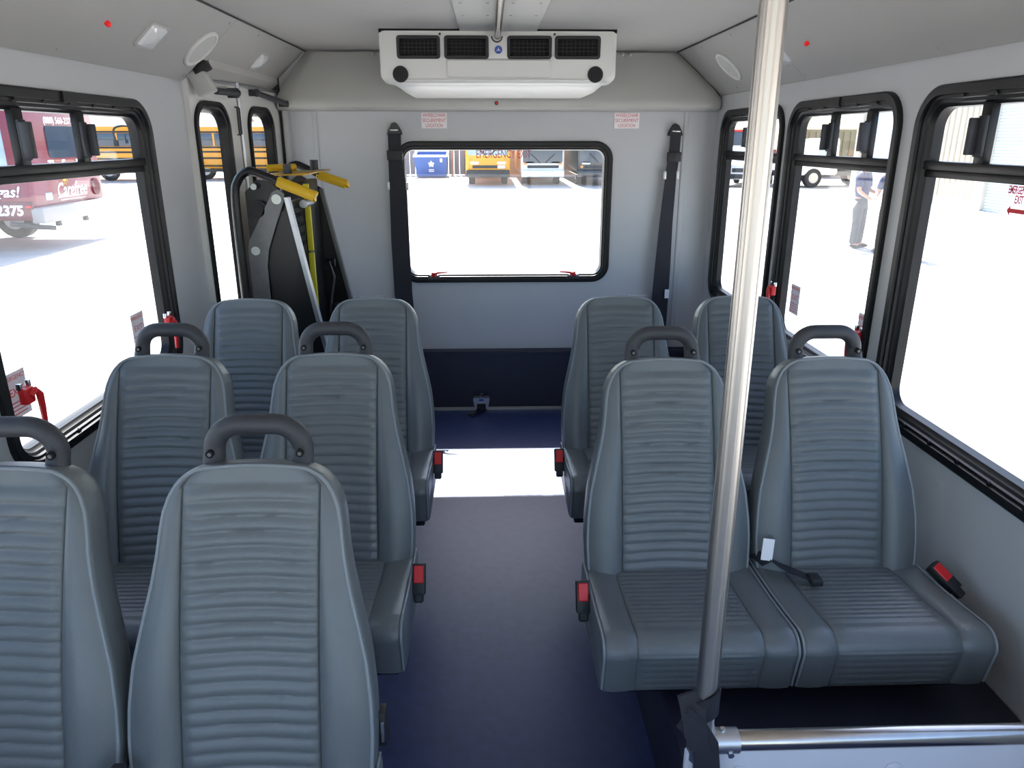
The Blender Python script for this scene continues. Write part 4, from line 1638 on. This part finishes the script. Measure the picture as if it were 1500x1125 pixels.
yb = flat_bus('yellow flat-fronted bus seen through the rear window', -1.1, 1.0, 36.4, M['busyellow'], M['paleglass'], M['seam'], M['amber'], 1.38)
b = MB()
b.box((0.45, -0.04, 0.79), (0.8, -0.02, 0.93))
b.build('number_plate', M['paper'], yb)
wbus = flat_bus('white coach front beside the yellow bus outside the rear window', 1.5, 3.57, 36.4, M['buswhite'], M['carglass'], M['buswhite'], M['buswhite'], 1.02)
for sx in (-1, 1):
    b = MB()
    b.box((sx * 0.82 - 0.08, -0.05, 0.96), (sx * 0.82 + 0.08, 0.0, 1.04), 0.02)
    b.build('indicator_lamp', M['amber'], wbus)
bb_ = flat_bus('black coach at the right edge of the rear window view', 4.15, 6.4, 36.2, M['carblack'], M['carglass'], M['carblack'], M['amber'], 1.05)

# blue dumpster
t = thing('dumpster', 'blue open dumpster with pale rim outside the rear window', 'dumpster', (-3.33, 44.0, GZ))
b = MB()
b.loft([[(-0.80, 0.0, 0.06), (0.85, 0.0, 0.06), (0.85, 1.5, 0.06), (-0.80, 1.5, 0.06)],
        [(-0.92, -0.15, 1.18), (0.95, -0.15, 1.18), (0.95, 1.6, 1.40), (-0.92, 1.6, 1.40)],
        [(-0.84, -0.07, 1.18), (0.87, -0.07, 1.18), (0.87, 1.52, 1.40), (-0.84, 1.52, 1.40)],
        [(-0.74, 0.08, 0.3), (0.79, 0.08, 0.3), (0.79, 1.42, 0.3), (-0.74, 1.42, 0.3)]])
b.build('bin', M['dumpblue'], t)
b = MB()
b.tube([(-0.93, -0.16, 1.19), (0.96, -0.16, 1.19), (0.96, 1.61, 1.41), (-0.93, 1.61, 1.41)], 0.06, 8, closed=True)
b.build('rim', M['buswhite'], t)
b = MB()
b.prism([(0.12 * math.cos(2 * PI * k / 10 + PI / 2) * (1.6 if k % 2 == 0 else 1.0) + 0.05, 0.75 + 0.12 * math.sin(2 * PI * k / 10 + PI / 2) * (1.6 if k % 2 == 0 else 1.0)) for k in range(10)],
        lambda u, w, d: (u, -0.11 - d, w), 0.0, 0.02)
b.box((-0.1, -0.09, 0.42), (0.2, -0.07, 0.47))
b.box((-0.1, -0.075, 0.33), (0.2, -0.055, 0.37))
b.box((0.55, -0.14, 0.86), (0.68, -0.115, 1.06))
b.build('emblem', M['paper'], t)
# yard wall and fence behind the parked buses
b = MB()
b.box((-1.5, 47.0, GZ), (14, 47.4, 3.2))
tag(b.build('boundary_wall', M['tan']), 'tan block boundary wall behind the parked buses', 'wall', kind='structure')
t = thing('yard_fence', 'grey vertical board fence behind the blue dumpster', 'fence', (-8.5, 47.0, GZ))
b = MB()
for k in range(36):
    b.box((-5.0 + k * 0.335, 0, 0.05), (-5.0 + k * 0.335 + 0.3, 0.05, 2.6 + 0.05 * (k % 2)))
b.build('boards', M['grey_fence'], t)
for xx in (-2.4, 0.4, 3.2, 6.2):
    b = MB()
    b.box((xx, -0.12, 0), (xx + 0.14, 0.0, 2.9))
    b.build('post', M['tan'], t)


# cars and trucks beyond the right windows
def car(name, label, loc, rz, length, paint, prof, glass_prof, width=1.8, wheels=(0.2, 0.8), wr=0.34, cat='car'):
    r = thing(name, label, cat, loc, rz)
    fn = lambda u, w, d: (u * length, d, w)
    b = MB()
    b.prism(prof, fn, 0, width)
    bmesh.ops.bevel(b.bm, geom=b.bm.edges[:], offset=0.05, segments=2, affect='EDGES')
    b.build('body', paint, r)
    b = MB()
    b.prism(glass_prof, fn, -0.012, width + 0.012)
    b.build('side_window', M['carglass'], r)
    for u in wheels:
        for yy in (0.1, width - 0.1):
            wheel(r, u * length, yy, wr, wr, 0.24, 'y')
    return r


SUV = [(0.0, 0.35), (0.0, 0.95), (0.02, 1.02), (0.24, 1.12), (0.34, 1.68), (0.40, 1.74), (0.92, 1.74), (0.99, 1.15), (1.0, 0.4)]
SUVG = [(0.29, 1.14), (0.37, 1.62), (0.90, 1.62), (0.955, 1.14)]


def front_of(r, width, z0, z1, glass_mat, zb):
    """windscreen, lamps and bumper on the end at u=0."""
    b = MB()
    b.box((-0.08, 0.05, zb - 0.12), (0.06, width - 0.05, zb + 0.08), 0.03)
    b.build('bumper', M['seam'], r)
    for yy in (0.18, width - 0.42):
        b = MB()
        b.box((-0.03, yy, zb + 0.2), (0.03, yy + 0.24, zb + 0.34), 0.02)
        b.build('headlight', M['headlamp'], r)
    b = MB()
    b.box((-0.025, 0.5, zb + 0.16), (0.02, width - 0.5, zb + 0.34), 0.01)
    b.build('grille', M['seam'], r)


c1 = car('suv', 'white suv parked far outside, just right of the steel pole', (12.3, 34.4, GZ), math.radians(62), 4.6, M['buswhite'], SUV, SUVG)
front_of(c1, 1.8, 1.0, 1.6, M['carglass'], 0.5)
c2 = car('suv', 'dark parked suv far outside, left of the steel pole', (13.0, 42.0, GZ), math.radians(50), 4.6, M['cardark'], SUV, SUVG)
front_of(c2, 1.8, 1.0, 1.6, M['carglass'], 0.5)
c3 = car('car', 'low white car in front of the dark parked suv', (9.9, 33.2, GZ), math.radians(75), 3.6, M['buswhite'],
         [(0, 0.3), (0, 0.75), (0.25, 0.92), (0.42, 1.38), (0.8, 1.4), (1.0, 0.9), (1.0, 0.35)], [(0.31, 0.94), (0.44, 1.3), (0.77, 1.3), (0.9, 0.94)])
front_of(c3, 1.8, 0.8, 1.2, M['carglass'], 0.45)
# flatbed truck
tr = thing('flatbed_truck', 'white truck with long tan bed parked outside the middle right window', 'truck', (14.0, 34.4, GZ), math.radians(8))
b = MB()
b.prism([(0, 0.55), (0, 1.25), (0.75, 1.36), (0.95, 2.1), (1.9, 2.15), (1.95, 0.55)], lambda u, w, d: (u, d, w), 0, 2.1)
bmesh.ops.bevel(b.bm, geom=b.bm.edges[:], offset=0.06, segments=2, affect='EDGES')
b.build('cab', M['buswhite'], tr)
b = MB()
b.prism([(0.85, 1.4), (1.02, 2.0), (1.7, 2.0), (1.7, 1.4)], lambda u, w, d: (u, d, w), -0.015, 2.115)
b.build('cab_window', M['paleglass'], tr)
b = MB()
b.box((2.0, -0.1, 0.80), (5.6, 2.2, 1.18), 0.03)
b.build('bed', mat('tan_bed', (222, 204, 170), 0.6), tr)
b = MB()
b.box((0.1, 0.2, 0.5), (5.5, 1.9, 0.78))
b.build('chassis', M['seam'], tr)
b = MB()
b.box((-0.2, 0.05, 0.45), (0.08, 2.05, 0.7), 0.04)
b.build('bumper', M['seam'], tr)
for u in (0.75, 3.9):
    for yy in (0.1, 2.0):
        wheel(tr, u, yy, 0.42, 0.42, 0.28, 'y')
# containers and sheds at the far right
t = thing('cargo_container', 'olive brown corrugated container behind the white truck', 'container', (20.3, 44.0, GZ))
b = MB()
for k in range(22):
    b.box((-2.2 + k * 0.2, 0 if k % 2 else 0.05, 0.9), (-2.2 + k * 0.2 + 0.2, 2.3, 2.55))
b.box((-2.25, -0.02, 2.5), (2.25, 2.3, 2.64))
b.build('container_shell', M['olive'], t)
b = MB()
b.box((-2.25, -0.05, 0.6), (2.25, 2.3, 0.92))
b.build('yellow_base', M['bronze'], t)
for xx in (-1.8, 1.7):
    b = MB()
    b.box((xx, 0.1, 0), (xx + 0.15, 2.2, 0.62))
    b.build('support', M['seam'], t)
t = thing('box_trailer', 'slate blue box trailer with red roof line, far right rear', 'trailer', (15.2, 50.0, GZ))
b = MB()
b.box((-1.3, 0, 0.9), (1.3, 6, 2.55), 0.04)
b.build('trailer_body', M['cardark'], t)
b = MB()
b.box((-1.32, -0.03, 2.55), (1.32, 6, 2.68), 0.02)
b.build('roof_edge', M['red'], t)
for xx in (-0.9, 0.7):
    wheel(t, xx, 0.6, 0.45, 0.45, 0.25, 'x')
t = thing('red_truck_cab', 'small red truck cab far behind the white flatbed truck', 'truck', (16.3, 40.5, GZ))
b = MB()
b.box((-0.3, 0, 0.6), (0.75, 2.0, 2.1), 0.08, 2)
b.build('cab', M['red'], t)
b = MB()
b.box((-0.2, -0.02, 1.4), (0.65, 0.02, 1.9), 0.03)
b.build('windscreen', M['carglass'], t)
for xx in (-0.15, 0.6):
    wheel(t, xx, 0.4, 0.4, 0.4, 0.22, 'x')

# metal building on the right
t = thing('metal_building', 'beige metal building with pale roller doors outside the right windows', 'building', (15.2, 20.0, GZ))
b = MB()
b.box((0.12, -14, 0), (12, 12.0, 6.5))
b.build('building_core', M['siding'], t)
sd = MB()
yy = 3.4
while yy < 7.3:
    sd.box((0.0, yy, 0.3), (0.14, yy + 0.16, 6.5), 0.02)
    sd.box((0.05, yy + 0.16, 0.3), (0.14, yy + 0.30, 6.5))
    yy += 0.30
sd.box((0.04, 3.3, 0.0), (0.14, 7.4, 0.32))
sd.build('siding_panel', M['siding'], t)
for y0, y1 in ((-9.0, 3.0), (7.9, 11.2)):
    b = MB()
    zz = 0.0
    while zz < 5.4:
        b.box((0.06, y0, zz), (0.13, y1, zz + 0.085), 0.012, 1)
        zz += 0.09
    b.build('roller_door', M['rolldoor'], t)
for yy in (2.98, 7.4, 11.3):
    b = MB()
    b.box((-0.06, yy, 0.0), (0.14, yy + 0.42, 6.5), 0.02)
    b.build('corner_post', M['siding'], t)
b = MB()
b.cyl((-0.03, 5.85, 2.05), (0.0, 5.85, 2.05), 0.14, 6)
b.build('hazard_sign', M['yellow'], t)
# low shed far left, behind the school bus
t = thing('far_shed', 'low brown-roofed shed beyond the school bus, far left', 'building', (-23.5, 56.0, GZ))
b = MB()
b.box((-7, 0, 0), (5, 6, 2.9))
b.build('shed_walls', M['buswhite'], t)
b = MB()
b.prism([(-0.6, 2.9), (6.6, 2.9), (3.0, 4.3)], lambda u, w, d: (d, u, w), -7.4, 5.4)
b.build('shed_roof', M['roofbrown'], t)


# ------------------------------------------------------------------ people outside the right window
def skin_mesh(name, joints, bones, m, parent, sub=2):
    me = bpy.data.meshes.new(name)
    idx = {k: i for i, k in enumerate(joints)}
    me.from_pydata([joints[k][0] for k in joints], [(idx[a], idx[c]) for a, c in bones], [])
    o = bpy.data.objects.new(name, me)
    COL.objects.link(o)
    sk = o.modifiers.new('skin', 'SKIN')
    sk.use_smooth_shade = True
    sb_ = o.modifiers.new('sub', 'SUBSURF')
    sb_.levels = sub
    sb_.render_levels = sub
    for k, i in idx.items():
        r = joints[k][1]
        me.skin_vertices[0].data[i].radius = r if isinstance(r, tuple) else (r, r)
    me.skin_vertices[0].data[0].use_root = True
    bpy.context.view_layer.update()
    dg = bpy.context.evaluated_depsgraph_get()
    m2 = bpy.data.meshes.new_from_object(o.evaluated_get(dg))
    bpy.data.objects.remove(o)
    m2.name = name
    m2.materials.clear()
    m2.materials.append(m)
    m2.shade_smooth()
    o2 = bpy.data.objects.new(name, m2)
    COL.objects.link(o2)
    o2.parent = parent
    return o2


def person(label, loc, rz, arm_l, arm_r, capm, stance=0.11):
    """arm_* = (elbow, wrist) in local coordinates; the figure faces local -y."""
    r = thing('person', label, 'person', loc, rz, 'people talking in the lot')
    J = {'pelvis': ((0, 0, 0.95), (0.15, 0.11)), 'waist': ((0, 0, 1.10), (0.14, 0.10)), 'chest': ((0, 0.01, 1.32), (0.17, 0.12)),
         'collar': ((0, 0.01, 1.45), (0.10, 0.08)), 'neck': ((0, 0, 1.53), 0.055), 'skull': ((0, -0.015, 1.62), (0.075, 0.09)), 'crown': ((0, -0.01, 1.72), (0.07, 0.085))}
    B = [('pelvis', 'waist'), ('waist', 'chest'), ('chest', 'collar'), ('collar', 'neck'), ('neck', 'skull'), ('skull', 'crown')]
    for s, arm in ((-1, arm_l), (1, arm_r)):
        k = 'l' if s < 0 else 'r'
        J['hip' + k] = ((s * 0.09, 0, 0.88), 0.10)
        J['knee' + k] = ((s * stance, -0.02, 0.50), 0.068)
        J['ankle' + k] = ((s * (stance + 0.01), 0.02, 0.09), 0.045)
        J['toe' + k] = ((s * (stance + 0.03), -0.16, 0.04), 0.04)
        J['sh' + k] = ((s * 0.19, 0.01, 1.42), 0.07)
        J['el' + k] = (arm[0], 0.046)
        J['wr' + k] = (arm[1], 0.030)
        B += [('pelvis', 'hip' + k), ('hip' + k, 'knee' + k), ('knee' + k, 'ankle' + k), ('ankle' + k, 'toe' + k),
              ('collar', 'sh' + k), ('sh' + k, 'el' + k), ('el' + k, 'wr' + k)]
        e, w = Vector(arm[0]), Vector(arm[1])
        d = (w - e).normalized()
        side = d.cross(Vector((0, 0, 1)))
        side = side.normalized() if side.length > 0.1 else Vector((1, 0, 0))
        J['palm' + k] = (tuple(w + d * 0.07), (0.034, 0.02))
        B.append(('wr' + k, 'palm' + k))
        for q in range(4):
            p0 = w + d * 0.09 + side * (q - 1.5) * 0.02
            tip = p0 + d * (0.07 if q in (1, 2) else 0.055) + Vector((0, -0.015, -0.02))
            J['f%d%s' % (q, k)] = (tuple(p0), 0.009)
            J['t%d%s' % (q, k)] = (tuple(tip), 0.0075)
            B += [('palm' + k, 'f%d%s' % (q, k)), ('f%d%s' % (q, k), 't%d%s' % (q, k))]
        J['th' + k] = (tuple(w + d * 0.05 - side * 0.045), 0.009)
        J['tt' + k] = (tuple(w + d * 0.09 - side * 0.06), 0.0075)
        B += [('wr' + k, 'th' + k), ('th' + k, 'tt' + k)]
    skin_mesh('body', J, B, M['skin'], r, 2)
    # trousers
    K = {'p': ((0, 0, 0.97), (0.165, 0.125)), 'w': ((0, 0, 1.06), (0.158, 0.118))}
    E = [('p', 'w')]
    for s in (-1, 1):
        k = 'l' if s < 0 else 'r'
        K['h' + k] = ((s * 0.095, 0, 0.86), 0.118)
        K['k' + k] = ((s * stance, -0.02, 0.50), 0.090)
        K['a' + k] = ((s * (stance + 0.01), 0.0, 0.05), 0.085)
        E += [('p', 'h' + k), ('h' + k, 'k' + k), ('k' + k, 'a' + k)]
    skin_mesh('trousers', K, E, M['greytrouser'], r)
    # shirt
    K = {'c': ((0, 0.01, 1.32), (0.195, 0.14)), 'w': ((0, 0, 1.12), (0.172, 0.128)), 'h': ((0, 0, 0.93), (0.185, 0.14)), 'n': ((0, 0.01, 1.46), (0.11, 0.085))}
    E = [('c', 'w'), ('w', 'h'), ('c', 'n')]
    for s, arm in ((-1, arm_l), (1, arm_r)):
        k = 'l' if s < 0 else 'r'
        e = Vector(arm[0])
        sh = Vector((s * 0.20, 0.01, 1.42))
        K['s' + k] = (tuple(sh), 0.085)
        K['e' + k] = (tuple(sh + (e - sh) * 0.85), 0.066)
        E += [('n', 's' + k), ('s' + k, 'e' + k)]
    skin_mesh('shirt', K, E, M['navy'], r)
    for s in (-1, 1):
        b = MB()
        b.ball((s * (stance + 0.022), -0.075, 0.045), 0.05, (0.95, 2.7, 0.9))
        b.build('shoe', M['shoe'], r)
    b = MB()
    b.ball((0, -0.005, 1.715), 0.102, (0.95, 1.1, 0.75))
    b.prism([(-0.075, -0.08), (0.075, -0.08), (0.06, -0.19), (0, -0.215), (-0.06, -0.19)], lambda u, w, d: (u, w, d), 1.695, 1.708)
    b.build('cap', capm, r)
    b = MB()
    b.ball((0, -0.105, 1.615), 0.016, (0.8, 1, 1.3))
    b.ball((-0.088, 0, 1.61), 0.025, (0.4, 0.8, 1.2))
    b.ball((0.088, 0, 1.61), 0.025, (0.4, 0.8, 1.2))
    b.build('nose_and_ears', M['skin'], r)
    b = MB()
    for s in (-1, 1):
        b.ball((s * 0.032, -0.088, 1.645), 0.011)
    b.box((-0.022, -0.1, 1.565), (0.022, -0.085, 1.572), 0.002)
    b.build('eyes_and_mouth', M['hair'], r)
    b = MB()
    b.ball((0, 0.03, 1.63), 0.088, (0.98, 0.95, 0.9))
    b.build('hair', M['hair'], r)
    return r


person('person in navy shirt, grey trousers and pale cap holding papers outside the right window', (7.52, 15.15, GZ), math.radians(40),
       ((-0.30, -0.06, 1.14), (-0.22, -0.26, 1.00)), ((0.27, -0.02, 1.13), (0.18, -0.24, 1.08)), M['cap'])
person('person in navy shirt half hidden by the window post, facing the other', (7.72, 14.35, GZ), math.radians(-55),
       ((-0.28, -0.03, 1.13), (-0.20, -0.26, 1.05)), ((0.28, 0.0, 1.12), (0.24, -0.18, 0.95)), M['busyellow'])
b = MB()
b.box((-0.10, -0.01, -0.14), (0.10, 0.01, 0.14), 0.0, 1, Matrix.Rotation(0.5, 4, 'Y'))
o = tag(b.build('paper_sheets', M['paper']), 'white sheets of paper held by the person in the pale cap', 'papers')
o.location = (7.18, 14.93, GZ + 0.86)
